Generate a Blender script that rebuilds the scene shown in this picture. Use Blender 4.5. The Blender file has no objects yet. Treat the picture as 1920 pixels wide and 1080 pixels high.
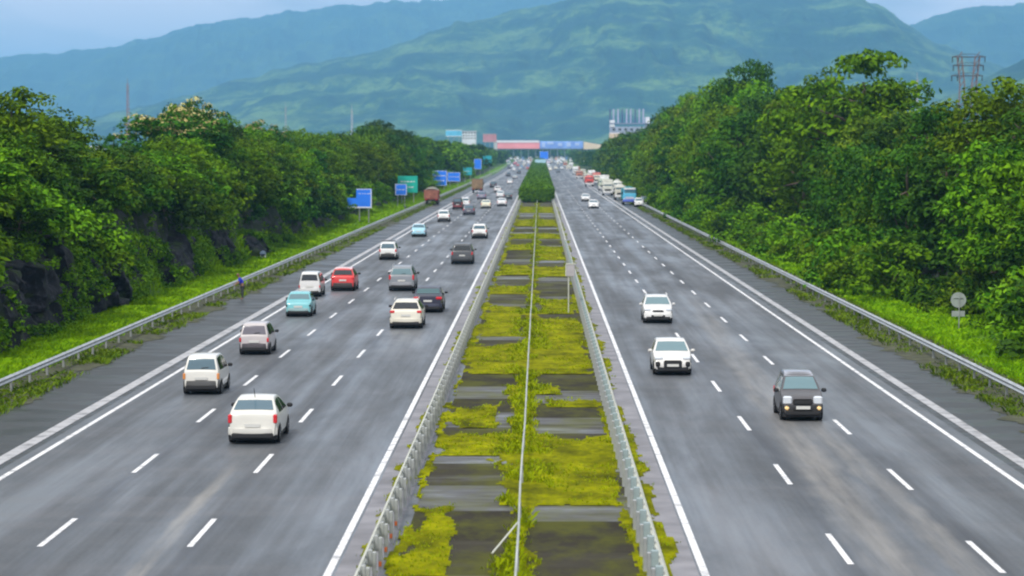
import bpy, math, random
import numpy as np
from mathutils import Vector, Matrix
R = math.radians
random.seed(7)
sc = bpy.context.scene
col = sc.collection

# ------------------------------------------------------------------ camera
F_PX, CX, CY = 4530.0, 960.0, 540.0          # photograph is 1920x1080
VPX, VPY, CAMH = 1012.0, 287.0, 9.5
pitch = math.atan((CY - VPY) / F_PX)
yaw = math.atan((VPX - CX) * math.cos(pitch) / F_PX)
cam_d = bpy.data.cameras.new('camera'); cam = bpy.data.objects.new('camera', cam_d); col.objects.link(cam)
cam.location = (0, 0, CAMH)
cam.rotation_euler = (math.pi / 2 - pitch, 0, yaw)
cam_d.sensor_width = 36; cam_d.lens = 36 * F_PX / 1920
cam_d.clip_start = 0.5; cam_d.clip_end = 40000
cam_d.dof.use_dof = True; cam_d.dof.focus_distance = 95; cam_d.dof.aperture_fstop = 1.2
sc.camera = cam
sc.cycles.filter_width = 2.1
sc.view_settings.view_transform = 'Standard'; sc.view_settings.look = 'None'
sc.view_settings.exposure = 0.62; sc.view_settings.gamma = 1
sc.cycles.use_denoising = True
sc.cycles.max_bounces = 6; sc.cycles.volume_bounces = 1; sc.cycles.transparent_max_bounces = 6
sc.cycles.sample_clamp_indirect = 4

# ------------------------------------------------------------------ sky and sun
SUN_EL, SUN_AZ = R(52), R(205)      # azimuth clockwise from +Y: behind the camera, to the left
w = bpy.data.worlds.new('World'); sc.world = w; w.use_nodes = True
nt = w.node_tree; nt.nodes.clear()
out = nt.nodes.new('ShaderNodeOutputWorld'); bg = nt.nodes.new('ShaderNodeBackground')
bg.inputs['Strength'].default_value = 0.1
sky = nt.nodes.new('ShaderNodeTexSky'); sky.sky_type = 'NISHITA'; sky.sun_disc = False
sky.sun_elevation = SUN_EL; sky.sun_rotation = SUN_AZ; sky.air_density = 1.2; sky.dust_density = 1.0
tc = nt.nodes.new('ShaderNodeTexCoord'); mp = nt.nodes.new('ShaderNodeMapping')
mp.inputs['Scale'].default_value = (1.0, 1.0, 3.0)
nz = nt.nodes.new('ShaderNodeTexNoise'); nz.inputs['Scale'].default_value = 8.0; nz.inputs['Detail'].default_value = 5
nz.inputs['Roughness'].default_value = 0.5
rmp = nt.nodes.new('ShaderNodeValToRGB')
rmp.color_ramp.elements[0].position = 0.36; rmp.color_ramp.elements[0].color = (3.2, 3.7, 4.8, 1)
rmp.color_ramp.elements[1].position = 0.60; rmp.color_ramp.elements[1].color = (8.2, 7.6, 8.2, 1)
mx = nt.nodes.new('ShaderNodeMix'); mx.data_type = 'RGBA'; mx.inputs[0].default_value = 0.97
L = nt.links.new
L(tc.outputs['Generated'], mp.inputs[0]); L(mp.outputs[0], nz.inputs['Vector']); L(nz.outputs[0], rmp.inputs[0])
sxyz = nt.nodes.new('ShaderNodeSeparateXYZ'); L_ = nt.links.new; L_(tc.outputs['Generated'], sxyz.inputs[0])
up = nt.nodes.new('ShaderNodeValToRGB'); up.color_ramp.elements[0].position = .10; up.color_ramp.elements[0].color = (0, 0, 0, 1)
up.color_ramp.elements[1].position = .55; up.color_ramp.elements[1].color = (1, 1, 1, 1); L_(sxyz.outputs[2], up.inputs[0])
ov = nt.nodes.new('ShaderNodeMix'); ov.data_type = 'RGBA'; L_(up.outputs[0], ov.inputs[0]); L_(rmp.outputs[0], ov.inputs[6]); ov.inputs[7].default_value = (6.9, 6.9, 6.9, 1)
L(sky.outputs[0], mx.inputs[6]); L(ov.outputs[2], mx.inputs[7]); L(mx.outputs[2], bg.inputs[0]); L(bg.outputs[0], out.inputs[0])
sd = bpy.data.lights.new('sun', 'SUN'); sd.energy = 2.2; sd.angle = R(11); sd.color = (1.0, 0.96, 0.88)
so = bpy.data.objects.new('sun', sd); col.objects.link(so)
dirv = Vector((math.sin(SUN_AZ) * math.cos(SUN_EL), math.cos(SUN_AZ) * math.cos(SUN_EL), math.sin(SUN_EL)))
so.rotation_euler = dirv.to_track_quat('Z', 'Y').to_euler()

# ------------------------------------------------------------------ helpers
Rcam = cam.rotation_euler.to_matrix()
def zroad(y):
    t = np.clip((np.asarray(y, float) - 975) / 1275, 0, 1)
    return 3.2 * t * t * (3 - 2 * t)
def ray(px, py):
    return Rcam @ Vector((px - CX, CY - py, -F_PX))
def at(px, py, z=0.0):
    """where the line of sight through a photograph pixel meets height z above the road"""
    d = ray(px, py); zz = z
    for _ in range(12):
        t = (zz - CAMH) / d.z
        zz = z + float(zroad(d.y * t))
    return Vector((d.x * t, d.y * t, zz))
def zat(py, y):
    """world height seen at photograph row py, y metres away"""
    return CAMH + (VPY - py) / F_PX * y
def xat(px, y):
    return (px - VPX) / F_PX * y

def hash2(ix, iy, seed):
    h = (ix * 374761393 + iy * 668265263 + seed * 1442695041) & 0xffffffff
    h = ((h ^ (h >> 13)) * 1274126177) & 0xffffffff
    return ((h ^ (h >> 16)) & 0xffff) / 65535.0
def vnoise(x, y, seed=0):
    x = np.asarray(x, float); y = np.asarray(y, float)
    x, y = np.broadcast_arrays(x, y)
    ix = np.floor(x).astype(np.int64); iy = np.floor(y).astype(np.int64)
    fx = x - ix; fy = y - iy
    fx = fx * fx * (3 - 2 * fx); fy = fy * fy * (3 - 2 * fy)
    a = hash2(ix, iy, seed); b = hash2(ix + 1, iy, seed); c = hash2(ix, iy + 1, seed); d = hash2(ix + 1, iy + 1, seed)
    return (a * (1 - fx) + b * fx) * (1 - fy) + (c * (1 - fx) + d * fx) * fy
def fbm(x, y, seed=0, o=4):
    s = 0; a = 0.5; t = 0
    for k in range(o):
        s = s + a * vnoise(np.asarray(x) * 2 ** k, np.asarray(y) * 2 ** k, seed + k * 17); t += a; a *= 0.5
    return s / t

class Geo:
    def __init__(s): s.v = []; s.f = []; s.m = []
    def add(s, vs, fs, m=0):
        n = len(s.v); s.v += [tuple(p) for p in vs]
        for f in fs: s.f.append(tuple(i + n for i in f)); s.m.append(m)
        return s
    def box(s, c, d, m=0, taper=1.0, bev=0.0):
        x, y, z = c; a, b, h = d[0] / 2, d[1] / 2, d[2] / 2
        if bev <= 0:
            v = [(x + i * a * (taper if k > 0 else 1), y + j * b * (taper if k > 0 else 1), z + k * h) for k in (-1, 1) for i, j in ((-1, -1), (1, -1), (1, 1), (-1, 1))]
            return s.add(v, [(3, 2, 1, 0), (4, 5, 6, 7), (0, 1, 5, 4), (1, 2, 6, 5), (2, 3, 7, 6), (3, 0, 4, 7)], m)
        e = min(bev, a * .9, b * .9, h * .9); v = []; rings = []
        for (zz, q) in ((-h, e), (-h + e, 0), (h - e, 0), (h, e)):
            ring = []
            for i, j in ((-1, -1), (1, -1), (1, 1), (-1, 1)):
                aa, bb = (a - q), (b - q)
                if (i, j) in ((-1, -1), (1, 1)): pts = [(i * aa, j * (bb - e)), (i * (aa - e), j * bb)]
                else: pts = [(i * (aa - e), j * bb), (i * aa, j * (bb - e))]
                for p in pts: ring.append(len(v)); v.append((x + p[0], y + p[1], z + zz))
            rings.append(ring)
        f = []
        for r in range(3):
            for k in range(8):
                f.append((rings[r][k], rings[r][(k + 1) % 8], rings[r + 1][(k + 1) % 8], rings[r + 1][k]))
        f.append(tuple(reversed(rings[0]))); f.append(tuple(rings[3]))
        return s.add(v, f, m)
    def tube(s, pts, rad, n=8, m=0, cap=True):
        pts = [Vector(p) for p in pts]; v = []; f = []
        for i, p in enumerate(pts):
            d = (pts[min(i + 1, len(pts) - 1)] - pts[max(i - 1, 0)]).normalized()
            u = d.cross(Vector((0, 0, 1))) if abs(d.z) < 0.9 else d.cross(Vector((1, 0, 0)))
            u.normalize(); q = d.cross(u); r = rad[i] if isinstance(rad, (list, tuple)) else rad
            for k in range(n):
                a = 2 * math.pi * k / n; v.append(p + u * (r * math.cos(a)) + q * (r * math.sin(a)))
        for i in range(len(pts) - 1):
            for k in range(n):
                f.append((i * n + k, i * n + (k + 1) % n, (i + 1) * n + (k + 1) % n, (i + 1) * n + k))
        if cap: f.append(tuple(range(n - 1, -1, -1))); f.append(tuple((len(pts) - 1) * n + k for k in range(n)))
        return s.add(v, f, m)
    def grid(s, P, m=0, flip=False):
        """P: rows of points"""
        r = len(P); c = len(P[0]); v = [p for row in P for p in row]; f = []
        for i in range(r - 1):
            for j in range(c - 1):
                q = (i * c + j, i * c + j + 1, (i + 1) * c + j + 1, (i + 1) * c + j)
                f.append(q[::-1] if flip else q)
        return s.add(v, f, m)
    def build(s, name, mats, parent=None, smooth=False, loc=None, angle=38):
        me = bpy.data.meshes.new(name); me.from_pydata([tuple(map(float, p)) for p in s.v], [], s.f)
        if not isinstance(mats, (list, tuple)): mats = [mats]
        for m in mats: me.materials.append(m)
        me.polygons.foreach_set('material_index', s.m)
        if smooth:
            me.polygons.foreach_set('use_smooth', [True] * len(s.f)); me.set_sharp_from_angle(angle=R(angle))
        me.update()
        o = bpy.data.objects.new(name, me); col.objects.link(o)
        if parent: o.parent = parent
        if loc is not None: o.location = loc
        return o
def np_obj(name, V, Fq, mat, parent=None, smooth=False):
    """fast mesh from numpy; Fq (n,k) all faces of k corners"""
    me = bpy.data.meshes.new(name); n, k = Fq.shape
    me.vertices.add(len(V)); me.vertices.foreach_set('co', np.asarray(V, np.float32).ravel())
    me.loops.add(n * k); me.loops.foreach_set('vertex_index', Fq.astype(np.int32).ravel())
    me.polygons.add(n); me.polygons.foreach_set('loop_start', np.arange(0, n * k, k, dtype=np.int32))
    if smooth: me.polygons.foreach_set('use_smooth', np.ones(n, bool))
    for m in (mat if isinstance(mat, (list, tuple)) else [mat]): me.materials.append(m)
    me.update(calc_edges=True)
    o = bpy.data.objects.new(name, me); col.objects.link(o)
    if parent: o.parent = parent
    return o
def tag(o, label=None, cat=None, group=None, kind=None):
    if label: o['label'] = label
    if cat: o['category'] = cat
    if group: o['group'] = group
    if kind: o['kind'] = kind
    return o
def empty(name, loc=(0, 0, 0), rz=0, label=None, cat=None, group=None):
    o = bpy.data.objects.new(name, None); col.objects.link(o); o.location = loc; o.rotation_euler = (0, 0, rz)
    o.empty_display_size = 0.5
    return tag(o, label, cat, group)
def copy_tree(o, parent=None):
    c = o.copy(); col.objects.link(c); c.parent = parent
    for ch in list(o.children): copy_tree(ch, c)
    return c

# ------------------------------------------------------------------ materials
def mat(name, base=(0.5, 0.5, 0.5), rough=0.6, metal=0.0, coat=0.0, spec=0.5, var=0.0, vscale=3.0, emit=None, bump=0.0):
    m = bpy.data.materials.new(name); m.use_nodes = True; n = m.node_tree; b = n.nodes['Principled BSDF']
    b.inputs['Base Color'].default_value = (*base, 1); b.inputs['Roughness'].default_value = rough
    b.inputs['Metallic'].default_value = metal; b.inputs['Coat Weight'].default_value = coat
    b.inputs['Coat Roughness'].default_value = 0.08; b.inputs['Specular IOR Level'].default_value = spec
    if emit: b.inputs['Emission Color'].default_value = (*emit[0], 1); b.inputs['Emission Strength'].default_value = emit[1]
    if var > 0 or bump > 0:
        t = n.nodes.new('ShaderNodeTexCoord'); z = n.nodes.new('ShaderNodeTexNoise'); z.inputs['Scale'].default_value = vscale; z.inputs['Detail'].default_value = 5
        n.links.new(t.outputs['Object'], z.inputs['Vector'])
        if var > 0:
            r = n.nodes.new('ShaderNodeValToRGB'); r.color_ramp.elements[0].position = .3; r.color_ramp.elements[1].position = .7
            r.color_ramp.elements[0].color = (*[c * (1 - var) for c in base], 1); r.color_ramp.elements[1].color = (*[min(1, c * (1 + var)) for c in base], 1)
            n.links.new(z.outputs[0], r.inputs[0]); n.links.new(r.outputs[0], b.inputs['Base Color'])
        if bump > 0:
            bp = n.nodes.new('ShaderNodeBump'); bp.inputs['Strength'].default_value = bump
            n.links.new(z.outputs[0], bp.inputs['Height']); n.links.new(bp.outputs[0], b.inputs['Normal'])
    return m
class NT:
    """small node helper"""
    def __init__(s, name):
        s.m = bpy.data.materials.new(name); s.m.use_nodes = True; s.t = s.m.node_tree; s.b = s.t.nodes['Principled BSDF']
    def n(s, typ, **kw):
        nd = s.t.nodes.new(typ)
        for k, v in kw.items():
            if hasattr(nd, k): setattr(nd, k, v)
        return nd
    def l(s, a, b): s.t.links.new(a, b)
    def obj(s): return s.n('ShaderNodeNewGeometry').outputs['Position']
    def map(s, v, scale=(1, 1, 1), loc=(0, 0, 0)):
        q = s.n('ShaderNodeMapping'); q.inputs['Scale'].default_value = scale; q.inputs['Location'].default_value = loc; s.l(v, q.inputs[0]); return q.outputs[0]
    def noise(s, v, scale=1, detail=4, rough=0.5, dist=0):
        q = s.n('ShaderNodeTexNoise'); q.inputs['Scale'].default_value = scale; q.inputs['Detail'].default_value = detail
        q.inputs['Roughness'].default_value = rough; q.inputs['Distortion'].default_value = dist; s.l(v, q.inputs['Vector']); return q.outputs[0]
    def ramp(s, f, stops, interp='LINEAR'):
        q = s.n('ShaderNodeValToRGB'); cr = q.color_ramp; cr.interpolation = interp
        while len(cr.elements) < len(stops): cr.elements.new(0.5)
        for e, (p, c) in zip(cr.elements, stops):
            e.position = p; e.color = (*c, 1) if isinstance(c, tuple) else (c, c, c, 1)
        s.l(f, q.inputs[0]); return q.outputs[0]
    def mix(s, f, a, b, typ='MIX'):
        q = s.n('ShaderNodeMix'); q.data_type = 'RGBA'; q.blend_type = typ
        for i, x in ((0, f), (6, a), (7, b)):
            if isinstance(x, (int, float)): q.inputs[i].default_value = x if i == 0 else (x, x, x, 1)
            elif isinstance(x, tuple): q.inputs[i].default_value = (*x, 1)
            else: s.l(x, q.inputs[i])
        return q.outputs[2]
    def math(s, op, a, b=None):
        q = s.n('ShaderNodeMath'); q.operation = op
        for i, x in ((0, a), (1, b)):
            if x is None: continue
            if isinstance(x, (int, float)): q.inputs[i].default_value = x
            else: s.l(x, q.inputs[i])
        return q.outputs[0]
    def sep(s, v): q = s.n('ShaderNodeSeparateXYZ'); s.l(v, q.inputs[0]); return q.outputs
    def bump(s, h, st=0.3, dist=0.05):
        q = s.n('ShaderNodeBump'); q.inputs['Strength'].default_value = st; q.inputs['Distance'].default_value = dist; s.l(h, q.inputs['Height']); s.l(q.outputs[0], s.b.inputs['Normal'])

# wet asphalt, wheel paths and stains run along the road
def asphalt(name, kind):
    k = NT(name); P = k.obj(); X, Y, Z = k.sep(P)
    fine = k.noise(P, 9, 5, .7)
    big = k.noise(k.map(P, (.32, .05, 1)), 1, 5, .6, .3)
    streak = k.noise(k.map(P, (.9, .014, 1)), 1, 4, .6)
    cross = k.noise(k.map(P, (.05, .55, 1), (3, 8, 0)), 1, 3, .6)
    base = k.ramp(big, [(.34, (.042, .053, .066)), (.5, (.080, .097, .119)), (.64, (.148, .170, .202))])
    base = k.mix(k.math('MULTIPLY', k.ramp(streak, [(.56, 0.), (.42, 1.)] if 0 else [(.40, 1.), (.58, 0.)]), .55), base, (.048, .054, .064))
    base = k.mix(k.math('MULTIPLY', k.ramp(cross, [(.48, 0.), (.66, 1.)]), .12 if kind == 'S' else .35), base, (.145, .142, .152))
    pn = k.n('ShaderNodeTexWhiteNoise'); pn.noise_dimensions = '2D'; cb = k.n('ShaderNodeCombineXYZ'); k.l(k.math('FLOOR', k.math('DIVIDE', k.math('ADD', X, 1.2), 3.55)), cb.inputs[0]); k.l(k.math('FLOOR', k.math('DIVIDE', Y, 37.0)), cb.inputs[1]); k.l(cb.outputs[0], pn.inputs['Vector'])
    base = k.mix(k.math('MULTIPLY', pn.outputs[0], .28), base, (.045, .05, .06))
    base = k.mix(.26, base, k.ramp(fine, [(.3, .03), (.7, .2)]))
    # dark joints between the paving lanes
    for jx in ([-8.25, -11.9] if kind == 'L' else [7.35, 10.65] if kind == 'R' else []):
        d = k.math('ABSOLUTE', k.math('SUBTRACT', X, k.math('ADD', jx, k.math('MULTIPLY', k.math('SUBTRACT', k.noise(k.map(P, (.2, .12, 1)), 1, 2), .5), .9))))
        band = k.ramp(d, [(.0, 1.), (.5, 0.)])
        gate = k.ramp(k.noise(k.map(P, (.1, .09, 1), (9, 0, 0)), 1, 3), [(.35, .35), (.6, .95)])
        base = k.mix(k.math('MULTIPLY', band, gate), base, (.040, .045, .054))
    def stain(x0, x1, y0, y1, wdt, c, st):
        nonlocal base
        t = k.math('DIVIDE', k.math('SUBTRACT', Y, y0), y1 - y0)
        xx = k.math('ADD', x0, k.math('MULTIPLY', t, x1 - x0))
        xx = k.math('ADD', xx, k.math('MULTIPLY', k.math('SUBTRACT', k.noise(k.map(P, (.3, .3, 1)), 1, 3), .5), wdt * 1.2))
        d = k.math('DIVIDE', k.math('ABSOLUTE', k.math('SUBTRACT', X, xx)), wdt)
        band = k.ramp(d, [(.35, 1.), (1., 0.)])
        gy = k.ramp(t, [(.0, 0.), (.05, 1.), (.7, .7), (1., 0.)])
        br = k.ramp(k.noise(k.map(P, (1.6, .10, 1)), 1, 5, .65), [(.32, .15), (.62, 1.)])
        base = k.mix(k.math('MULTIPLY', k.math('MULTIPLY', k.math('MULTIPLY', band, gy), br), st), base, c)
    if kind == 'L':
        stain(-9.1, -9.35, 50, 75, .28, (.30, .28, .25), .8)
    if kind == 'R':
        stain(8.0, 10.2, 49, 168, .85, (.235, .225, .215), .8)
        stain(9.9, 9.6, 49, 105, .5, (.235, .225, .215), .75)
        stain(5.3, 5.0, 49, 72, 1.2, (.20, .19, .19), .35)
    if kind == 'S':
        base = k.mix(.68, base, (.022, .026, .026))
        pud = k.ramp(k.noise(k.map(P, (.25, .5, 1), (5, 2, 0)), 1, 4), [(.42, 0.), (.62, 1.)])
        base = k.mix(k.math('MULTIPLY', pud, .55), k.mix(.55, base, (.035, .04, .042)), (.03, .034, .036))
        k.l(k.ramp(pud, [(0, .5), (1, .28)]), k.b.inputs['Roughness'])
    else:
        wet = k.mix(.5, streak, big); k.l(k.ramp(wet, [(.38, .62), (.62, .34)]), k.b.inputs['Roughness']); sp_done = wet
    if kind == 'S': k.b.inputs['Specular IOR Level'].default_value = .28
    else: k.l(k.ramp(sp_done, [(.40, .28), (.60, .60)]), k.b.inputs['Specular IOR Level'])
    k.l(base, k.b.inputs['Base Color']); k.bump(fine, .25, .01)
    return k.m
M_ROAD_L = asphalt('asphalt_left', 'L'); M_ROAD_R = asphalt('asphalt_right', 'R'); M_SHOULD = asphalt('asphalt_shoulder', 'S')
def paint(name, c, wear, sc_=2.0):
    k = NT(name); P = k.obj(); n = k.noise(P, sc_, 5, .65)
    k.l(k.mix(k.ramp(n, [(wear - .12, 1.), (wear + .08, 0.)]), c, (.16, .16, .17)), k.b.inputs['Base Color']); k.b.inputs['Roughness'].default_value = .5
    return k.m
M_WHITE_LINE = paint('white_line_paint', (.74, .74, .76), .40)
M_PALE_BAND = paint('faded_rumble_paint', (.42, .42, .44), .44, 1.3)
M_GUTTER = mat('gutter_concrete', (.20, .195, .215), .6, var=.3, vscale=.8)
def slab():
    k = NT('wet_median_concrete'); P = k.obj(); X, Y, Z = k.sep(P)
    band = k.n('ShaderNodeTexWhiteNoise'); band.noise_dimensions = '1D'
    k.l(k.math('FLOOR', k.math('ADD', k.math('DIVIDE', Y, 4.9), k.math('MULTIPLY', k.math('GREATER_THAN', X, -.5), .37))), band.inputs['W'])
    n = k.noise(k.map(P, (.22, .6, 1)), 1, 5, .6)
    f = k.math('ADD', k.math('MULTIPLY', band.outputs[0], .45), k.math('MULTIPLY', n, .6))
    base = k.ramp(f, [(.3, (.026, .022, .014)), (.55, (.045, .040, .028)), (.70, (.075, .075, .075)), (.82, (.20, .21, .24))])
    moss = k.ramp(k.noise(k.map(P, (.5, .25, 1), (4, 7, 0)), 1, 7, .7), [(.44, 0.), (.60, 1.)])
    base = k.mix(k.math('MULTIPLY', moss, .75), base, (.075, .080, .006))
    k.l(base, k.b.inputs['Base Color']); k.l(k.ramp(f, [(.5, .85), (.8, .35)]), k.b.inputs['Roughness']); k.l(k.ramp(f, [(.55, .12), (.75, .6)]), k.b.inputs['Specular IOR Level'])
    k.bump(k.noise(P, 4, 4), .3, .02)
    return k.m
M_SLAB = slab()
def foliage(name, dark, mid, light, trans=.12):
    k = NT(name); t = k.t; g = k.n('ShaderNodeNewGeometry'); oi = k.n('ShaderNodeObjectInfo')
    c = k.ramp(g.outputs['Random Per Island'], [(0., dark), (.5, mid), (1., light)])
    cl = k.noise(g.outputs['Position'], .45, 3)
    c = k.mix(k.ramp(cl, [(.42, .0), (.66, .6)]), c, light)
    c = k.mix(k.ramp(cl, [(.30, .6), (.46, .0)]), c, dark)
    hs = k.n('ShaderNodeHueSaturation'); k.l(c, hs.inputs['Color'])
    k.l(k.math('ADD', .482, k.math('MULTIPLY', oi.outputs['Random'], .030)), hs.inputs['Hue'])
    k.l(k.math('ADD', .65, k.math('MULTIPLY', oi.outputs['Random'], .7)), hs.inputs['Value'])
    k.l(hs.outputs[0], k.b.inputs['Base Color']); k.b.inputs['Roughness'].default_value = .6; k.b.inputs['Specular IOR Level'].default_value = .05
    tr = k.n('ShaderNodeBsdfTranslucent'); k.l(hs.outputs[0], tr.inputs[0])
    ms = k.n('ShaderNodeMixShader'); ms.inputs[0].default_value = trans; k.l(k.b.outputs[0], ms.inputs[1]); k.l(tr.outputs[0], ms.inputs[2])
    k.l(ms.outputs[0], t.nodes['Material Output'].inputs[0])
    return k.m
M_LEAF = foliage('leaf_mid_green', (.016, .062, .004), (.050, .140, .004), (.145, .280, .005))
M_LEAFD = foliage('leaf_dark_green', (.008, .038, .005), (.022, .080, .006), (.060, .150, .008))
M_LEAFY = foliage('leaf_yellow_green', (.034, .095, .003), (.075, .170, .003), (.145, .265, .005))
M_LEAFO = foliage('leaf_olive', (.045, .095, .006), (.085, .165, .008), (.160, .240, .010))
M_FLOWER = foliage('cream_yellow_blossom', (.35, .30, .10), (.50, .42, .16), (.62, .52, .24))
M_GRASS = foliage('grass_bright', (.09, .20, .002), (.16, .31, .002), (.25, .40, .003), .25)
M_MOSS = foliage('moss_olive_yellow', (.11, .15, .001), (.18, .22, .001), (.26, .30, .001), .15)
M_HEDGE = foliage('hedge_green', (.030, .120, .006), (.065, .200, .006), (.115, .28, .008))
M_BARK = mat('bark', (.12, .09, .065), .85, var=.4, vscale=6, bump=.4)
def ground():
    k = NT('ground_cover'); P = k.obj(); g = k.n('ShaderNodeNewGeometry'); X, Y, Z = k.sep(P)
    n1 = k.noise(P, .35, 6, .65); n2 = k.noise(P, 2.2, 5, .7)
    veg = k.ramp(n1, [(.3, (.06, .15, .003)), (.5, (.12, .26, .003)), (.7, (.19, .36, .004))])
    veg = k.mix(k.ramp(n2, [(.35, 0.), (.7, .6)]), veg, (.03, .075, .008))
    far = k.ramp(k.math('DIVIDE', Y, 2400), [(.5, 0.), (1., 1.)])
    veg = k.mix(far, veg, (.035, .075, .018))
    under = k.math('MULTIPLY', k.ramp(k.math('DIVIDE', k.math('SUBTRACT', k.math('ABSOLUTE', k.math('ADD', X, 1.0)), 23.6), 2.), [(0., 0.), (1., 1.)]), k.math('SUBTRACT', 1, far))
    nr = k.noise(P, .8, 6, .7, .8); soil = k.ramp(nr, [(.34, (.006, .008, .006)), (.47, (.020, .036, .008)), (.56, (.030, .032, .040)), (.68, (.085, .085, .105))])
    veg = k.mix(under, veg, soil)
    k.l(veg, k.b.inputs['Base Color']); k.b.inputs['Roughness'].default_value = .9; k.b.inputs['Specular IOR Level'].default_value = .2
    k.bump(n2, .7, .2)
    return k.m
M_GROUND = ground()
def rockm():
    k = NT('wet_basalt'); P = k.obj(); n = k.noise(P, 1.6, 7, .75, .8); n2 = k.noise(P, 5, 5, .7)
    c = k.ramp(n, [(.38, (.003, .004, .005)), (.52, (.010, .012, .017)), (.66, (.060, .062, .085))])
    c = k.mix(k.ramp(k.noise(P, .9, 4), [(.55, 0.), (.68, .7)]), c, (.04, .075, .01))
    k.l(c, k.b.inputs['Base Color']); k.b.inputs['Roughness'].default_value = .8; k.b.inputs['Specular IOR Level'].default_value = .2; k.bump(n2, .8, .12)
    return k.m
M_ROCK = rockm()
M_DIRT = mat('mossy_dirt', (.050, .054, .026), .85, var=.6, vscale=1.6, bump=.5)
M_GALV = mat('galvanised_steel', (.47, .49, .50), .42, metal=.55, var=.18, vscale=2)
M_GALVOLD = mat('weathered_steel', (.34, .36, .36), .6, metal=.3, var=.35, vscale=3)
M_CREAMRAIL = mat('pale_painted_rail', (.55, .56, .50), .55, var=.15, vscale=2)
M_BLOCK = mat('teal_grey_spacer', (.30, .38, .40), .6, var=.3, vscale=2)
M_ORANGE = mat('orange_reflector', (.65, .14, .03), .4)
M_GLASS = mat('dark_car_glass', (.012, .016, .02), .07, spec=.6, coat=.6)
M_GLASSB = mat('blue_tinted_glass', (.05, .11, .15), .06, spec=.8, coat=1.0)
M_GLASSC = mat('cyan_windscreen', (.10, .19, .22), .10, spec=.8, coat=1.0)
M_TYRE = mat('tyre_rubber', (.012, .012, .013), .8)
M_RIM = mat('alloy_rim', (.35, .36, .38), .35, metal=.8)
M_BLACK = mat('black_plastic', (.015, .015, .017), .6)
M_RED = mat('red_lamp_lens', (.62, .02, .03), .2, coat=.5)
M_AMBER = mat('amber_lamp_lens', (.75, .28, .07), .25, coat=.5)
M_CLEAR = mat('headlamp_lens', (.62, .66, .72), .15, coat=.8)
M_PLATE = mat('number_plate', (.62, .62, .6), .5)
M_PLATEY = mat('yellow_number_plate', (.6, .45, .06), .5)
M_FOG = mat('lit_fog_lamp', (.8, .6, .3), .3, emit=((1, .72, .32), .3))
_pc = {}
def carpaint(c):
    c = tuple(round(x, 3) for x in c)
    if c not in _pc: _pc[c] = mat('car_paint', c, .38, coat=.65 if max(c) > .3 else .3, var=.05, vscale=1.5)
    return _pc[c]

# ------------------------------------------------------------------ terrain
def bankL(x, y):
    wdt = np.interp(y, [0, 230, 330], [3.2, 3.2, 6.5])
    d = np.clip((-25.4 - x + .9 * (vnoise(y * .12, y * 0, 3) - .5) * 2) / wdt, 0, 1)
    h = np.interp(y, [0, 90, 270, 480, 750, 1350], [6.2, 6.2, 5.2, 3.0, 1.8, .6])
    return h * (d * d * (3 - 2 * d)) + .35 * (vnoise(x * .5, y * .5, 9) - .4) * np.clip((-21.8 - x) / 2, 0, 1)
def bankR(x, y):
    d = np.clip((x - 24.5 + 1.1 * (vnoise(y * .12, y * 0, 5) - .5) * 2) / 9, 0, 1)
    h = np.interp(y, [0, 90, 270, 480, 750, 1350], [6.0, 6.0, 6.0, 5.0, 2.5, .6])
    return h * (d * d * (3 - 2 * d)) + .35 * (vnoise(x * .5, y * .5, 11) - .4) * np.clip((x - 19.8) / 2, 0, 1)
def zground(x, y):
    x = np.asarray(x, float); y = np.asarray(y, float)
    fall = np.clip((4000 - np.abs(x)) / 3500, 0, 1)
    z = zroad(y) * fall + np.where(x < -21.4, bankL(x, y), 0) + np.where(x > 19.2, bankR(x, y), 0)
    inroad = (x > -21.5) & (x < 19.3)
    return z - np.where(inroad, .06, 0) + np.where(~inroad & (np.abs(x) < 60), .02, 0)
xs = np.concatenate([[-14000, -9000, -5000, -2500, -1200, -600, -300, -160, -100, -75], np.arange(-60, -36, 1.0), np.arange(-36, -21.4, .5), [-21.3, -10, -3, 3, 10, 19.1], np.arange(19.6, 60, 1.0), [75, 100, 160, 300, 600, 1200, 2500, 5000, 9000, 14000]])
ys = np.concatenate([[-150, -60, 0, 15, 25], np.arange(30, 390, 1.2), np.arange(390, 1050, 9), np.arange(1050, 2400, 37), [2550, 3000, 3900, 5200, 7500, 11000, 15500, 21000]])
GX, GY = np.meshgrid(xs, ys); GZ = zground(GX, GY)
def grid_obj(name, GX, GY, GZ, m, smooth=True):
    r, c = GX.shape; V = np.stack([GX, GY, GZ], -1).reshape(-1, 3)
    i = (np.arange(r - 1)[:, None] * c + np.arange(c - 1)[None, :]).ravel()
    return np_obj(name, V, np.stack([i, i + 1, i + c + 1, i + c], 1), m, smooth=smooth)
tag(grid_obj('ground', GX, GY, GZ, M_GROUND), kind='structure')

# flat strips of the road, each on its own level
ysr = np.concatenate([[-40], np.arange(0, 2440, 30)])
def strip(name, x0, x1, dz, m, y0=-40, y1=2430, thick=0.0, nx=2, kind='structure'):
    yy = np.array([y0] + [q for q in ysr if y0 < q < y1] + [y1], float)
    GX, GY = np.meshgrid(np.linspace(x0, x1, nx), yy)
    o = grid_obj(name, GX, GY, zroad(GY) + dz, m, smooth=False)
    return tag(o, kind=kind)
strip('left_carriageway', -16.2, -3.3, 0.0, M_ROAD_L)
strip('right_carriageway', 2.45, 14.3, 0.0, M_ROAD_R)
strip('left_shoulder', -20.6, -16.2, 0.0, M_SHOULD)
strip('right_shoulder', 14.3, 18.4, 0.0, M_SHOULD)
strip('median_slab', -3.3, 2.45, 0.012, M_SLAB)
strip('left_gutter', -4.62, -3.55, 0.006, M_GUTTER, 0, 2250)
strip('right_gutter', 2.7, 3.6, 0.006, M_GUTTER, 0, 2250)
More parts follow.
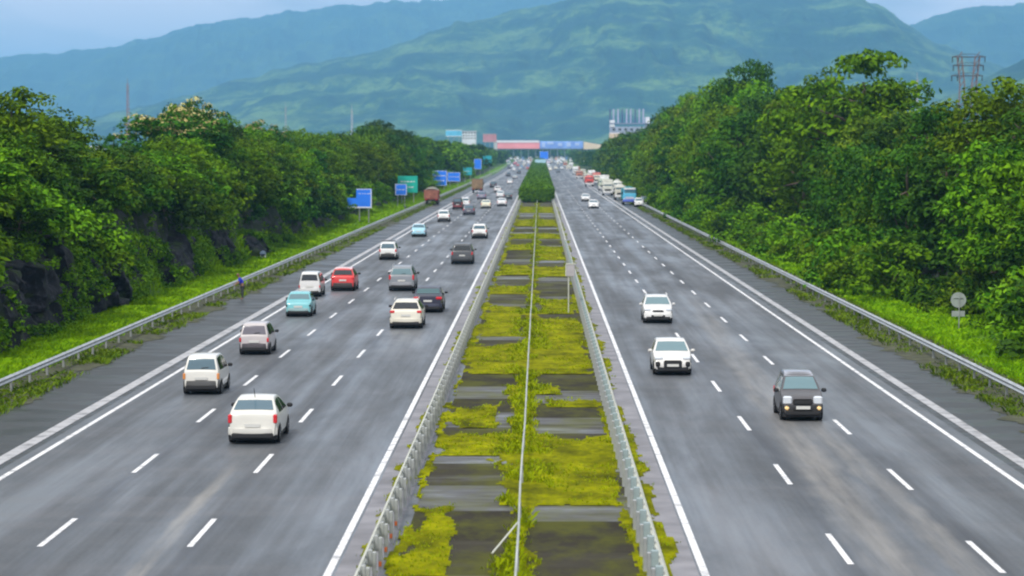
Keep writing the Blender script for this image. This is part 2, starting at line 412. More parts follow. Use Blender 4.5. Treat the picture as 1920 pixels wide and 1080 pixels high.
# painted lines
def lines(name, spec, m, dz=0.010):
    g = Geo()
    for (x0, x1, y0, y1) in spec:
        yy = [y0] + [q for q in ysr if y0 < q < y1] + [y1]
        g.grid([[(x0, y, float(zroad(y)) + dz), (x1, y, float(zroad(y)) + dz)] for y in yy])
    return tag(g.build(name, m), kind='structure')
XI_L, XO_L, XI_R, XO_R = -4.78, -15.75, 3.74, 13.78
lines('edge_line', [(x - .09, x + .09, 0, 2100) for x in (XI_L, XO_L, XI_R, XO_R)], M_WHITE_LINE)
dl = []
def Dof(py): return at(1012, py).y
d0 = Dof(867)
for lx, ref in ((-8.45, Dof(888)), (-12.08, Dof(888))):
    y = ref - 13.5 * 4
    while y < 1725: dl.append((lx - .075, lx + .075, y, y + 4.5)); y += 13.5
for lx, ref in ((7.2, Dof(908)), (10.5, Dof(918))):
    y = ref - 13.5 * 4
    while y < 1725: dl.append((lx - .075, lx + .075, y, y + 4.5)); y += 13.5
lines('lane_dashes', dl, M_WHITE_LINE)
lines('rumble_band', [(-16.9, -16.45, 0, 1350), (14.6, 15.0, 0, 1350)], M_PALE_BAND)
# mossy dirt heaped along the outer guardrails
def verge(name, xa, xb, seed):
    yy = np.arange(30, 630, .4); t = np.linspace(0, 1, 7)
    GY, T = np.meshgrid(yy, t, indexing='ij')
    wob = (fbm(GY * .25, GY * 0, seed, 4) - .5) * 1.6 + (fbm(GY * 1.4, GY * 0, seed + 4, 4) - .5) * 1.3
    X0 = xa + np.sign(xa - xb) * -1 * 0 + wob * (0.9 if xa > xb else -0.9)
    GX = X0 * (1 - T) + xb * T
    GZ = .015 + .10 * np.sin(T * math.pi * .5) + .05 * vnoise(GX * 3, GY * 3, seed) * T
    r, c = GX.shape
    o = grid_obj(name, GX if xa < xb else GX, GY, GZ, M_DIRT)
    return tag(o, kind='stuff')
verge('dirt_verge', -19.6, -21.9, 21); verge('dirt_verge', 17.0, 19.7, 22)

# ------------------------------------------------------------------ grass, moss and weeds (nobody could count them)
rng = np.random.default_rng(5)
def blades(P, h, wd, rs, n_per=5, spread=.12):
    """tufts of bent blades at points P"""
    n = len(P) * n_per; B = np.repeat(P, n_per, 0) + np.c_[rs.normal(0, spread, (n, 2)), np.zeros(n)]
    a = rs.uniform(0, 2 * np.pi, n); hh = np.repeat(h, n_per) * rs.uniform(.5, 1.1, n); ww = np.repeat(wd, n_per)
    lean = rs.uniform(.2, .9, n)[:, None] * np.c_[np.cos(a), np.sin(a)] * hh[:, None]
    s = np.c_[-np.sin(a), np.cos(a)] * ww[:, None]
    v0 = B.copy(); v0[:, :2] -= s; v1 = B.copy(); v1[:, :2] += s
    v2 = B.copy(); v2[:, :2] += lean * .45 + s * .8; v2[:, 2] += hh * .7
    v3 = B.copy(); v3[:, :2] += lean; v3[:, 2] += hh * .85
    V = np.stack([v0, v1, v2, v3], 1).reshape(-1, 3); F = np.arange(4 * n).reshape(n, 4)
    return V, F
def grass_patch(name, xr, yr, n, h, m, seed, power=1.6, wfac=1.0):
    rs = np.random.default_rng(seed)
    y = yr[0] * (yr[1] / yr[0]) ** (rs.random(n) ** (1 / 1.0)); x = rs.uniform(xr[0], xr[1], n)
    keep = fbm(x * .35, y * .2, seed, 3) > .36; x, y = x[keep], y[keep]
    z = zground(x, y) + 0
    sc_ = np.clip(y / 135, .8, 4)
    V, F = blades(np.c_[x, y, z], h * (.6 + .9 * fbm(x * .5, y * .3, seed + 2, 2)) * np.ones(len(x)), .03 * sc_ * wfac, rs)
    return tag(np_obj(name, V, F, m), kind='stuff')
grass_patch('verge_grass', (-26.6, -21.6), (90, 720), 26000, .42, M_GRASS, 31)
grass_patch('verge_grass', (19.6, 25.0), (75, 720), 20000, .42, M_GRASS, 32)
grass_patch('rail_weeds', (-21.9, -19.6), (80, 720), 6500, .30, M_LEAFO, 33)
grass_patch('rail_weeds', (17.0, 19.6), (70, 720), 6500, .30, M_LEAFO, 34)
# moss mats on the median: straight transverse front edges, ragged elsewhere
def moss_mask(x, y):
    def D(py): return at(1012, py).y
    m = np.zeros_like(x)
    rag = (fbm(x * .8, y * .20, 41, 5) - .5) * 1.5 + (fbm(x * 4, y * .9, 47, 3) - .5) * .9
    rects = []
    def rect(x0, x1, pn, pf, r=1.0):
        yn, yf = D(pn), D(pf)
        a = np.minimum.reduce([(x - x0) + rag * r, (x1 - x) + rag * r * .5, (y - yn) * 3, (yf - y) * .35 + rag * r])
        return a
    parts = [rect(-1.45, 2.45, 950, 815, 1.0), rect(-3.35, -.5, 857, 812, .6), rect(-3.4, -2.1, 1085, 945, 1.0),
             rect(-3.4, 2.45, 703, 645, .8), rect(-3.3, -1.5, 805, 762, .9), rect(-1.3, 1.0, 742, 722, .5), rect(.2, 2.45, 765, 745, 1.2),
             rect(-.3, 2.45, 648, 598, .8), rect(-3.3, -1.0, 632, 575, .7), rect(-.3, 2.0, 590, 562, 1.2), rect(-3.3, -.6, 552, 536, .6),
             rect(-.5, 2.45, 520, 500, .6), rect(-3.3, -.6, 517, 497, .5), rect(-.4, 2.4, 489, 462, .6), rect(-3.3, -.5, 470, 458, .4), rect(-3.3, 2.3, 449, 438, .5),
             rect(-3.3, 2.3, 425, 412, .5), rect(-3.3, 2.3, 400, 388, .5)]
    a = np.maximum.reduce(parts) - .06 + np.minimum(0, (fbm(x * 1.4, y * .38, 49, 4) - .40)) * 1.6
    centre = .34 - np.abs(x + .45) + rag * .8           # weeds along the middle rail
    right = .12 - np.abs(x - 2.3) + rag * .5
    left = .22 - np.abs(x + 3.35) + rag * .6
    out_r = .28 - np.abs(x - 2.95) + rag * .6 - .12
    out_l = .26 - np.abs(x + 4.0) + rag * .55 - .06
    return np.maximum.reduce([a, centre, right, left, out_r, out_l])
def moss_mesh(x0, x1, y0, y1, dx, dy, name):
    gx = np.arange(x0, x1, dx); gy = np.arange(y0, y1, dy); GX, GY = np.meshgrid(gx, gy)
    mk = moss_mask(GX, GY); Z = zroad(GY) + .016 + np.clip(mk, 0, .5) * .035 + .035 * fbm(GX * 2.5, GY * 2.5, 44, 3) * np.clip(mk * 4, 0, 1)
    c = len(gx); r = len(gy)
    i = (np.arange(r - 1)[:, None] * c + np.arange(c - 1)[None, :])
    ok = (mk[:-1, :-1] > 0) & (mk[1:, 1:] > 0)
    i = i[ok]; F = np.stack([i, i + 1, i + c + 1, i + c], 1)
    V = np.stack([GX, GY, Z], -1).reshape(-1, 3); used = np.unique(F); re = np.zeros(len(V), np.int64); re[used] = np.arange(len(used))
    return V[used], re[F]
def mossmat():
    k = NT('moss_mat'); P = k.obj(); n = k.noise(k.map(P, (.7, .35, 1)), 1, 6, .65); n2 = k.noise(k.map(P, (5, 2, 5)), 1, 5, .7)
    c = k.ramp(n, [(.32, (.055, .058, .003)), (.46, (.160, .168, .000)), (.64, (.30, .31, .000))])
    c = k.mix(k.ramp(n2, [(.35, .5), (.6, 0.)]), c, (.05, .065, .006))
    k.l(c, k.b.inputs['Base Color']); k.b.inputs['Roughness'].default_value = .95; k.b.inputs['Specular IOR Level'].default_value = .03; k.bump(n2, .8, .06)
    return k.m
V1, F1 = moss_mesh(-4.45, 3.5, 45, 165, .08, .15, 'a'); V2, F2 = moss_mesh(-4.45, 3.5, 165, 459, .2, .7, 'b')
tag(np_obj('moss', np.r_[V1, V2], np.r_[F1, F2 + len(V1)], mossmat(), smooth=True), kind='stuff')
def weeds():
    rs = np.random.default_rng(8); n = 60000
    y = 45 * (459 / 45) ** rs.random(n); x = rs.uniform(-4.4, 3.4, n); mk = moss_mask(x, y)
    dens = vnoise(x * .6, y * .35, 77)
    keep = (mk > .03) & (rs.random(n) < np.where(np.abs(x + .5) < 1.0, .55, .22) * (dens > .38))
    x, y = x[keep], y[keep]; near_c = np.exp(-((x + .5) / .7) ** 2)
    h = (.08 + .26 * near_c * vnoise(x, y * .4, 5)) * rs.uniform(.6, 1.3, len(x))
    V, F = blades(np.c_[x, y, zroad(y) + .04], h, .018 * np.clip(y / 75, .8, 3), rs, 4, .07)
    return tag(np_obj('median_weeds', V, F, M_MOSS), kind='stuff')
weeds()

# ------------------------------------------------------------------ guardrails
def wbeam(name, x, face, y0, y1, parent, m, ztop=.78, step=4):
    prof = [(0, .0), (.035, -.03), (.075, -.075), (.035, -.13), (.0, -.155), (.035, -.18), (.075, -.235), (.035, -.28), (0, -.31)]
    pr = [(x + face * a, ztop + b) for a, b in prof] + [(x + face * a - face * .006, ztop + b) for a, b in reversed(prof)]
    ysx = [y0] + [q for q in ysr if y0 < q < y1] + [y1]
    P = [[(px, y, pz + float(zroad(y))) for px, pz in pr + pr[:1]] for y in ysx]
    return Geo().grid(P, flip=face > 0).build(name, m, parent, smooth=True, angle=60)
def rail(label, x, face, y0, y1, sp, m, mpost, block, mblock, group, orange=False, ztop=.78, zpost=0.0):
    r = empty('guardrail', (0, 0, 0), 0, label, 'guardrail', group)
    wbeam('beam', x, face, y0, y1, r, m, ztop)
    g = Geo(); xp = x - face * (.06 + block)
    g.box((0, 0, ztop / 2 - .03), (.09, .14, ztop + .02 - .0), 0, bev=.01)
    if block > .05: g.box((face * block / 2 + face * .045, 0, ztop - .155), (block, .17, .36), 1, bev=.01)
    mats = [mpost, mblock, M_ORANGE]
    first = g.build('post', mats, r, loc=(xp, y0 + .5, 0)); mesh = first.data
    if orange:
        for q in range(6):
            Geo().box((.0, -.085, .18), (.06, .02, .11)).build('reflector', M_ORANGE, r, loc=(xp, y0 + .5 + (q + 4) * sp * 1, 0))
    k = 1
    while k < 100 and y0 + .5 + k * sp < y1:
        o = bpy.data.objects.new('post', mesh); col.objects.link(o); o.parent = r; yy = y0 + .5 + k * sp
        o.location = (xp, yy, float(zroad(yy))); k += 1
    g2 = Geo(); yy = y0 + .5 + k * sp
    while yy < min(y1, 1050):
        g2.box((xp, yy, ztop / 2 - .03 + float(zroad(yy))), (.09, .14, ztop)); yy += max(sp, 3)
    if g2.v: tag(g2.build('distant_posts', mpost, r), kind='stuff')
    return r
rail('galvanised double-wave guardrail along the grassy left verge', -20.85, 1, 84, 1650, 3.5, M_GALV, M_GALVOLD, .0, M_GALVOLD, 'outer guardrails')
rail('galvanised double-wave guardrail along the right shoulder below the trees', 18.05, -1, 72, 1650, 3.5, M_GALV, M_GALVOLD, .0, M_GALVOLD, 'outer guardrails')
rail('pale guardrail with thin posts and orange reflectors along the left edge of the median', -3.78, -1, 42, 1650, 2.0, M_CREAMRAIL, M_GALVOLD, .10, M_GALVOLD, 'median guardrails', True, .80)
rail('guardrail with broad teal-grey spacer blocks along the right edge of the median', 2.62, 1, 42, 1650, 2.0, M_CREAMRAIL, M_GALV, .16, M_BLOCK, 'median guardrails', False, .80)
# thin pipe rail along the middle of the median
r = empty('pipe_rail', (0, 0, 0), 0, 'thin pale pipe rail on short posts down the middle of the mossy median', 'rail')
pts = []; y = 42.0; rr = random.Random(3)
while y < 459: pts.append((-.5 + .018 * rr.uniform(-1, 1), y, .62 + .012 * rr.uniform(-1, 1))); y += 7.5
Geo().tube(pts, .030, 8).build('pipe', mat('pipe_grey', (.42, .44, .42), .5, metal=.2, var=.25, vscale=.6), r, smooth=True)
pg = Geo().box((0, 0, .28), (.07, .07, .60), bev=.01); first = None
for k in range(56):
    yy = 46.5 + k * 7.5
    if first is None: first = pg.build('post', M_GALVOLD, r, loc=(-.5, yy, 0))
    else:
        o = bpy.data.objects.new('post', first.data); col.objects.link(o); o.parent = r; o.location = (-.5, yy, 0)
for (yy, sgn) in ((57.6, -1),):
    Geo().tube([(-.5, yy + .5, .6), (-.5 + sgn * .62, yy - .9, .05)], .022, 6).build('brace', M_CREAMRAIL, r, smooth=True)

# ------------------------------------------------------------------ vehicles
def lerp_prof(pr, s):
    xs_ = [p[0] for p in pr]; zs_ = [p[1] for p in pr]
    return float(np.interp(s, xs_, zs_))
def chaikin(p, n=2):
    for _ in range(n):
        q = [p[0]]
        for a, b in zip(p[:-1], p[1:]):
            q += [(a[0] * .75 + b[0] * .25, a[1] * .75 + b[1] * .25), (a[0] * .25 + b[0] * .75, a[1] * .25 + b[1] * .75)]
        q.append(p[-1]); p = q
    return p
PROFS = {
    'compact': dict(p=[(0, .22), (.006, .45), (.015, .665), (.03, .69), (.085, .715), (.22, .955), (.32, .99), (.45, 1.0), (.57, .955), (.73, .665), (.79, .64), (.93, .56), (.985, .45), (1, .22)], rg=(.09, .205), ws=(.58, .73), sw=(.19, .69), belt=.64, L=3.95, W=1.68, H=1.49, wr=.30, wx=(.18, .82)),  # side outline from rear (0) to front (1): fraction of the length, fraction of the height
    'hatch': dict(p=[(0, .22), (.006, .42), (.02, .63), (.045, .66), (.14, .93), (.26, .985), (.42, 1.0), (.56, .96), (.735, .655), (.80, .63), (.93, .56), (.985, .45), (1, .22)], rg=(.05, .135), ws=(.575, .735), sw=(.14, .70), belt=.635, L=3.85, W=1.70, H=1.53, wr=.30, wx=(.17, .82)),
    'sedan': dict(p=[(0, .22), (.006, .45), (.015, .66), (.03, .69), (.13, .71), (.25, .93), (.34, .985), (.46, 1.0), (.56, .96), (.72, .68), (.78, .65), (.93, .57), (.985, .45), (1, .22)], rg=(.135, .25), ws=(.57, .72), sw=(.25, .68), belt=.65, L=4.4, W=1.74, H=1.49, wr=.31, wx=(.19, .82)),
    'suv': dict(p=[(0, .24), (.005, .45), (.012, .60), (.02, .63), (.055, .93), (.12, .985), (.35, 1.0), (.56, .97), (.70, .67), (.74, .645), (.92, .59), (.985, .50), (1, .24)], rg=(.022, .055), ws=(.575, .70), sw=(.08, .66), belt=.61, L=4.5, W=1.82, H=1.76, wr=.36, wx=(.18, .81)),
    'box': dict(p=[(0, .22), (.005, .42), (.012, .58), (.02, .61), (.07, .92), (.12, .98), (.35, 1.0), (.58, .97), (.72, .66), (.78, .63), (.93, .57), (.985, .46), (1, .22)], rg=(.024, .072), ws=(.595, .72), sw=(.10, .69), belt=.60, L=3.6, W=1.56, H=1.60, wr=.28, wx=(.17, .82)),
    'van': dict(p=[(0, .20), (.004, .40), (.010, .56), (.015, .60), (.035, .93), (.07, .985), (.35, 1.0), (.68, .97), (.82, .61), (.86, .57), (.95, .50), (.99, .40), (1, .20)], rg=(.018, .036), ws=(.70, .815), sw=(.06, .77), belt=.57, L=3.9, W=1.62, H=1.86, wr=.30, wx=(.17, .82)),
    'classic': dict(p=[(0, .22), (.006, .40), (.02, .55), (.05, .60), (.16, .64), (.24, .93), (.33, .99), (.46, 1.0), (.58, .95), (.68, .67), (.73, .63), (.93, .58), (.985, .45), (1, .22)], rg=(.17, .24), ws=(.59, .68), sw=(.23, .65), belt=.61, L=4.0, W=1.58, H=1.50, wr=.30, wx=(.19, .80)),
}
def make_car(kind, paint_c, opt=None, scale=1.0, name=None, far=False):
    """returns a root; +Y is forward, origin on the ground in the middle"""
    q = dict(PROFS[kind]); opt = opt or {}; q.update({k: v for k, v in opt.items() if k in q})
    Lh, W, H = q['L'] * scale, q['W'] * scale / 2, q['H'] * scale; belt = q['belt'] * H; z0 = .19 * H
    pr = chaikin([(a, b * H) for a, b in q['p']], 2)
    tumble = opt.get('tumble', .27)
    def zt(s): return lerp_prof(pr, s)
    def wend(s): return 1 - .13 * abs(2 * s - 1) ** 5
    def wz(z):
        if z <= belt: t = (z - z0) / (belt - z0); return W * (.93 + .07 * math.sin(min(1, max(0, t)) * math.pi * .55 + .35))
        return W * .995 * (1 - tumble * (z - belt) / (H - belt))
    def Yp(s): return (s - .5) * Lh
    g = Geo(); ss = sorted(set([p[0] for p in pr] + list(np.linspace(.03, .97, 26))))
    rings = []
    for s in ss:
        zz = zt(s); e = wend(s); b = min(belt, zz - .06); pts = []
        zl = [z0 + (b - z0) * t for t in (0, .2, .45, .7, .88, 1)] + [b + (zz - .055 - b) * t for t in (.35, .7, 1)]
        half = [(wz(z) * e, z) for z in zl]; wt = half[-1][0]
        half += [(wt - .018, zz - .022), (wt - .055, zz - .004), (wt * .6, zz + .006), (wt * .3, zz + .012), (0, zz + .014)]
        full = [(x, Yp(s), z) for x, z in half] + [(-x, Yp(s), z) for x, z in reversed(half[:-1])]
        rings.append(full + [full[0]])
    g.grid(rings, flip=False)
    g.f = [f[::-1] for f in g.f]
    n = len(rings[0]) - 1
    g.add([p for p in rings[0][:-1]], [tuple(range(n))[::-1][::-1]]); g.add([p for p in rings[-1][:-1]], [tuple(range(n))[::-1]])
    P_ = carpaint(paint_c); roofc = opt.get('roof')
    root = empty(name or opt.get('name', 'car'))
    parts = []
    def part(gg, nm, m, par=None, sm=True):
        o = gg.build(nm, m, par or root, smooth=sm); parts.append(o); return o
    body = part(g, 'body', P_)
    gl = opt.get('glass', M_GLASSB)
    def panel_top(sa, sb, frac, off, n1=7):
        G = Geo(); P = []
        for i in range(n1):
            s = sa + (sb - sa) * i / (n1 - 1); zz = zt(s); ds = .004
            dz = (zt(min(1, s + ds)) - zt(max(0, s - ds))) / (2 * ds * Lh); nrm = Vector((0, -dz, 1)).normalized()
            wt = (wz(max(belt, zz - .055)) * wend(s) - .03) * frac
            P.append([(wt * u, Yp(s) + nrm.y * off, zz + .012 * (1 - abs(u)) + nrm.z * off) for u in (-1, -.6, -.2, .2, .6, 1)])
        G.grid(P); return G
    part(panel_top(q['rg'][0], q['rg'][1], .90, .014), 'rear_window', opt.get('rear_glass', gl))
    part(panel_top(q['ws'][0], q['ws'][1], .90, .014), 'windscreen', opt.get('front_glass', gl))
    if roofc: part(panel_top(q['rg'][1] + .03, q['ws'][0] - .02, .99, .006, 9), 'roof_panel', carpaint(roofc))
    for sx in (-1, 1):
        sa, sb = q['sw']; mid = (sa + sb) / 2
        for (a, b) in ((sa, mid - .012), (mid + .012, sb)):
            G = Geo(); P = []
            for i in range(6):
                s = a + (b - a) * i / 5; top = max(belt + .045, zt(s) - .095); P.append([(sx * (wz(z) * wend(s) + .006), Yp(s), z) for z in (belt + .035, (belt + .035 + top) / 2, top)])
            G.grid(P, flip=sx > 0); part(G, 'side_window', M_GLASS)
    def rear_y(z):
        a = [(p[1], p[0]) for p in pr if p[0] < .3]; a.sort(); return Yp(float(np.interp(z, [i[0] for i in a], [i[1] for i in a])))
    def front_y(z):
        a = [(p[1], p[0]) for p in pr if p[0] > .75]; a.sort(); return Yp(float(np.interp(z, [i[0] for i in a], [i[1] for i in a])))
    bc = opt.get('bumper'); bm = carpaint(bc) if bc else P_
    for nm, fy, sgn in (('rear_bumper', rear_y, -1), ('front_bumper', front_y, 1)):
        G = Geo(); yb = fy(.33 * H); P = []
        for u in np.linspace(-1, 1, 13):
            x = u * W * .955; yy = yb + sgn * (.07 - .17 * abs(u) ** 4)
            P.append([(x, yy - sgn * .10, z0 + .0), (x, yy - sgn * .0, z0 + .03), (x, yy + sgn * .02, .26 * H), (x, yy, .355 * H), (x, yy - sgn * .12, .375 * H)])
        G.grid(P, flip=sgn > 0); part(G, nm, bm)
        part(Geo().box((0, yb + sgn * .03, z0 + .01), (W * 1.62, .14, .17), bev=.03), 'lower_lip_shade', M_BLACK)  # bumper lip, made deep and black to imitate the shadow beneath
    pz = (.47 if kind in ('hatch', 'sedan') else .42) * H
    part(Geo().box((0, rear_y(pz) - .035 - (.03 if pz < .38 * H else 0), pz), (.5, .02, .115), bev=.004), 'rear_plate', opt.get('plate', M_PLATE))
    part(Geo().box((0, front_y(.33 * H) + .135, .31 * H), (.5, .02, .11), bev=.004), 'front_plate', opt.get('plate', M_PLATE))
    tl = opt.get('tail', (.13, .26, .52, .8)); tm = opt.get('tailm', M_RED)   # width, height, z fraction, x fraction
    for sx in (-1, 1):
        zc = tl[2] * H; part(Geo().box((sx * (W * .955 - tl[0] / 2), rear_y(zc) + .06, zc), (tl[0], .2, tl[1]), bev=.03), 'tail_light', tm)
        hl = opt.get('hl', (.34, .17, .50)); part(Geo().box((sx * (W * .93 - hl[0] / 2), front_y(hl[2] * H) - .04, hl[2] * H), (hl[0], .24, hl[1]), bev=.05), 'headlight', M_CLEAR)
        if opt.get('vents'): part(Geo().box((sx * (W * .78), front_y(.30 * H) + .03, .34 * H), (.20, .12, .22), bev=.05), 'fog_recess', M_BLACK)
        if opt.get('fog'): part(Geo().box((sx * (W * .80 - .03), front_y(.30 * H) + .03, .30 * H), (.15, .16, .14), bev=.05), 'fog_lamp', M_FOG)
        part(Geo().box((sx * (W + .10), Yp(q['ws'][1] - .04), belt + .07), (.19, .12, .14), bev=.04), 'mirror', M_BLACK if opt.get('mirror', 'b') == 'b' else P_)
    gr = opt.get('grille', (.77, .11, .455)); G = Geo().box((0, front_y(gr[2] * H) + .01 + (.05 if gr[2] < .4 else 0), gr[2] * H), (gr[0] * W, .12, gr[1]), bev=min(.1, gr[1] * .4))
    part(G, 'grille', M_BLACK)
    part(Geo().box((0, front_y(.26 * H) + .055, .27 * H), (W * .95, .08, .13), bev=.03), 'air_intake', M_BLACK)
    part(Geo().box((0, 0, z0 * .84), (W * 1.84, Lh * .93, z0 * .85), bev=.03), 'underbody_shade', M_BLACK)  # car floor, set low and wide in black to stand in for contact shadow
    if kind in ('hatch', 'suv', 'box'):
        part(Geo().tube([(0, rear_y(zt(q['rg'][0]) + .05) - .05, zt(q['rg'][0]) + .06), (.28, rear_y(zt(q['rg'][0]) + .05) - .03, zt(q['rg'][0]) + .1)], .011, 5), 'wiper', M_BLACK)
    if opt.get('antenna'): part(Geo().tube([(0, Yp(.2), H - .03), (0, Yp(.2) - .28, H + .30)], .012, 5), 'antenna', M_BLACK)
    if opt.get('rails'):
        for sx in (-1, 1): part(Geo().tube([(sx * W * .70, Yp(.15), H * .985), (sx * W * .70, Yp(.17), H + .05), (sx * W * .70, Yp(.52), H + .05), (sx * W * .70, Yp(.55), H * .975)], .02, 6), 'roof_rail', opt.get('railm', M_GALV))
    if opt.get('carrier'):
        G = Geo()
        for t in np.linspace(.18, .55, 5): G.tube([(-W * .72, Yp(t), H + .07), (W * .72, Yp(t), H + .07)], .015, 5)
        for sx in (-1, 1): G.tube([(sx * W * .72, Yp(.18), H + .07), (sx * W * .72, Yp(.55), H + .07)], .018, 5)
        part(G, 'roof_carrier', M_BLACK)
    wr = q['wr'] * scale
    for sx in (-1, 1):
        for wy in q['wx']:
            yy = Yp(wy); xo = W * wend(wy) * .985
            G = Geo(); nseg = 20; pts = [(sx * (xo + .012), yy + wr * 1.17 * math.cos(a), wr + wr * 1.17 * math.sin(a)) for a in np.linspace(-.45, math.pi + .45, nseg)]
            G.add(pts + [(sx * (xo + .012), yy, wr * .6)], [((i, i + 1, nseg) if sx < 0 else (i + 1, i, nseg)) for i in range(nseg - 1)]); part(G, 'wheel_arch', M_BLACK, sm=False)
            T = Geo(); cyl = []
            for (xx, rr_) in ((xo - .19, wr * .9), (xo - .17, wr), (xo + .0, wr), (xo + .022, wr * .94), (xo + .026, wr * .70), (xo + .0, wr * .66)):
                cyl.append([(sx * xx, yy + rr_ * math.cos(a), wr + rr_ * math.sin(a)) for a in np.linspace(0, 2 * math.pi, 21)])
            T.grid(cyl, flip=sx < 0); wo = part(T, 'wheel', M_TYRE)
            Rm = Geo(); spk = []
            Rm.add([(sx * (xo + .008), yy + wr * .67 * math.cos(a), wr + wr * .67 * math.sin(a)) for a in np.linspace(0, 2 * math.pi, 16, endpoint=False)], [tuple(range(16)) if sx > 0 else tuple(range(15, -1, -1))])
            for k in range(5):
                a = 2 * math.pi * k / 5; c_, s_ = math.cos(a), math.sin(a); pp = []
                for (r_, w_) in ((.08 * wr, .10 * wr), (.66 * wr, .07 * wr)):
                    for t in (-1, 1): pp.append((sx * (xo + .020), yy + r_ * c_ - t * w_ * s_, wr + r_ * s_ + t * w_ * c_))
                Rm.add(pp, [(0, 2, 3, 1) if sx > 0 else (1, 3, 2, 0)], 1)
            ro = Rm.build('rim', [M_BLACK, M_RIM], wo); parts.append(ro)
    if far:   # too small to show parts: one mesh
        gm = Geo(); mats = []
        for o in parts:
            me = o.data; base = len(gm.v); gm.v += [tuple(v.co) for v in me.vertices]
            for p in me.polygons:
                mm = me.materials[p.material_index]
                if mm not in mats: mats.append(mm)
                gm.f.append(tuple(i + base for i in p.vertices)); gm.m.append(mats.index(mm))
        for o in parts: bpy.data.objects.remove(o)
        nm = root.name.split('.')[0]; bpy.data.objects.remove(root)
        root = gm.build(nm, mats, None, smooth=True)
    root['len'] = Lh
    return root
def put(root, X, Y, away, label, cat, group=None, rz=0.0):
    root.location = (X, Y, float(zroad(Y))); root.rotation_euler = (0, 0, (0 if away else math.pi) + rz)
    tag(root, label, cat, group); return root
def put_px(root, px, py, away, label, cat, group=None, rz=0.0):
    Lh = root['len']; p = at(px, py); p2 = p.y + Lh * .33
    return put(root, p.x * 1.0, p2, away, label, cat, group, rz)
GL_, GR_ = 'vehicles driving away on the left carriageway', 'vehicles approaching on the right carriageway'
put_px(make_car('compact', (.68, .67, .62), dict(antenna=1, tail=(.13, .30, .56, .8), bumper=(.64, .63, .59), tumble=.33, plate=M_PLATE)), 478, 829, True, 'white compact hatchback with red corner tail lights, the nearest car on the left carriageway', 'car', GL_)
put_px(make_car('box', (.68, .67, .63), dict(tail=(.10, .26, .47, .8), tailm=M_AMBER, glass=M_GLASSB, bumper=(.10, .10, .10), H=1.56, W=1.50, L=3.4)), 381, 738, True, 'boxy cream-white hatchback with orange tail lights beside the left edge line', 'car', GL_)
put_px(make_car('box', (.50, .46, .47), dict(tail=(.10, .22, .47, .8), H=1.52, W=1.46, L=3.4, bumper=(.09, .08, .09), glass=mat('mauve_glass', (.12, .11, .14), .1, coat=1))), 479, 664, True, 'boxy pinkish-silver hatchback just ahead of the boxy cream one', 'car', GL_)
put_px(make_car('classic', (.16, .47, .52), dict(L=3.6, H=1.42, W=1.52, tail=(.10, .13, .46, .8), tailm=M_BLACK, bumper=(.30, .45, .47), glass=M_GLASSC)), 561, 593, True, 'small turquoise car with rounded old-fashioned body near the left edge line', 'car', GL_)
put_px(make_car('van', (.68, .68, .68), dict(W=1.5, L=3.6, H=1.66, tail=(.08, .2, .42, .8), rear_glass=M_GLASS)), 582, 556, True, 'white van with a wide dark rear window just ahead of the turquoise car', 'van', GL_)
put_px(make_car('hatch', (.62, .02, .02), dict(tumble=.33, roof=(.75, .55, .55), tail=(.2, .16, .56, .8), bumper=(.06, .05, .05), H=1.6, rear_glass=M_GLASS)), 644, 545, True, 'bright red hatchback with a paler roof on the left carriageway', 'car', GL_)
put_px(make_car('hatch', (.68, .65, .56), dict(tumble=.38, tail=(.26, .15, .59, .8), H=1.56, W=1.80, L=4.1, rear_glass=M_GLASS, rg=(.05, .135), rails=1, railm=carpaint((.8, .8, .8)))), 762, 615, True, 'cream crossover with wide red tail lights beside the dark navy car', 'car', GL_)
put_px(make_car('sedan', (.010, .012, .035), dict(tail=(.36, .16, .58, .8), H=1.50, W=1.78, bumper=(.05, .055, .09), glass=mat('teal_glass', (.03, .09, .10), .1, coat=.5))), 803, 585, True, 'dark navy sedan overtaking the cream crossover near the median', 'car', GL_)
put_px(make_car('suv', (.22, .24, .27), dict(tail=(.13, .34, .55, .8), rails=1, H=1.74, bumper=(.30, .31, .34), glass=M_GLASSC)), 754, 545, True, 'silver-grey sport utility car ahead of the dark navy sedan', 'car', GL_)
put_px(make_car('box', (.75, .76, .76), dict(bumper=(.05, .05, .05), carrier=1, W=1.62)), 728, 487, True, 'small white hatchback with black roof carrier and black bumper', 'car', GL_)
put_px(make_car('suv', (.07, .075, .085), dict(W=1.92, H=1.80, rear_glass=M_GLASS)), 867, 495, True, 'dark charcoal sport utility car in the lane next to the median', 'car', GL_)
put_px(make_car('classic', (.33, .60, .74), dict(roof=(.82, .74, .74), W=1.6, tail=(.1, .1, .45, .8))), 785, 444, True, 'pale blue car with whitish roof in the outer left lane', 'car', GL_)
put_px(make_car('suv', (.80, .80, .80), dict(W=1.74, H=1.62, bumper=(.08, .08, .08))), 899, 447, True, 'white car in the median lane ahead of the charcoal sport utility car', 'car', GL_)
put_px(make_car('hatch', (.80, .80, .80), dict(bumper=(.08, .08, .09), H=1.65)), 832, 416, True, 'white car in the outer left lane between the pale blue car and the dark jeep', 'car', GL_)
put_px(make_car('van', (.035, .025, .03), dict(H=2.05, W=1.75, bumper=(.25, .05, .06)), name='jeep'), 858, 393, True, 'tall dark maroon jeep behind the brown truck', 'jeep', GL_)
put_px(make_car('suv', (.10, .10, .14), dict(H=1.6, W=1.8)), 879, 403, True, 'dark slate car just behind the tall dark jeep', 'car', GL_)
put_px(make_car('sedan', (.78, .76, .58), dict(bumper=(.3, .3, .28))), 911, 391, True, 'pale yellow sedan in the middle of the left carriageway', 'car', GL_)
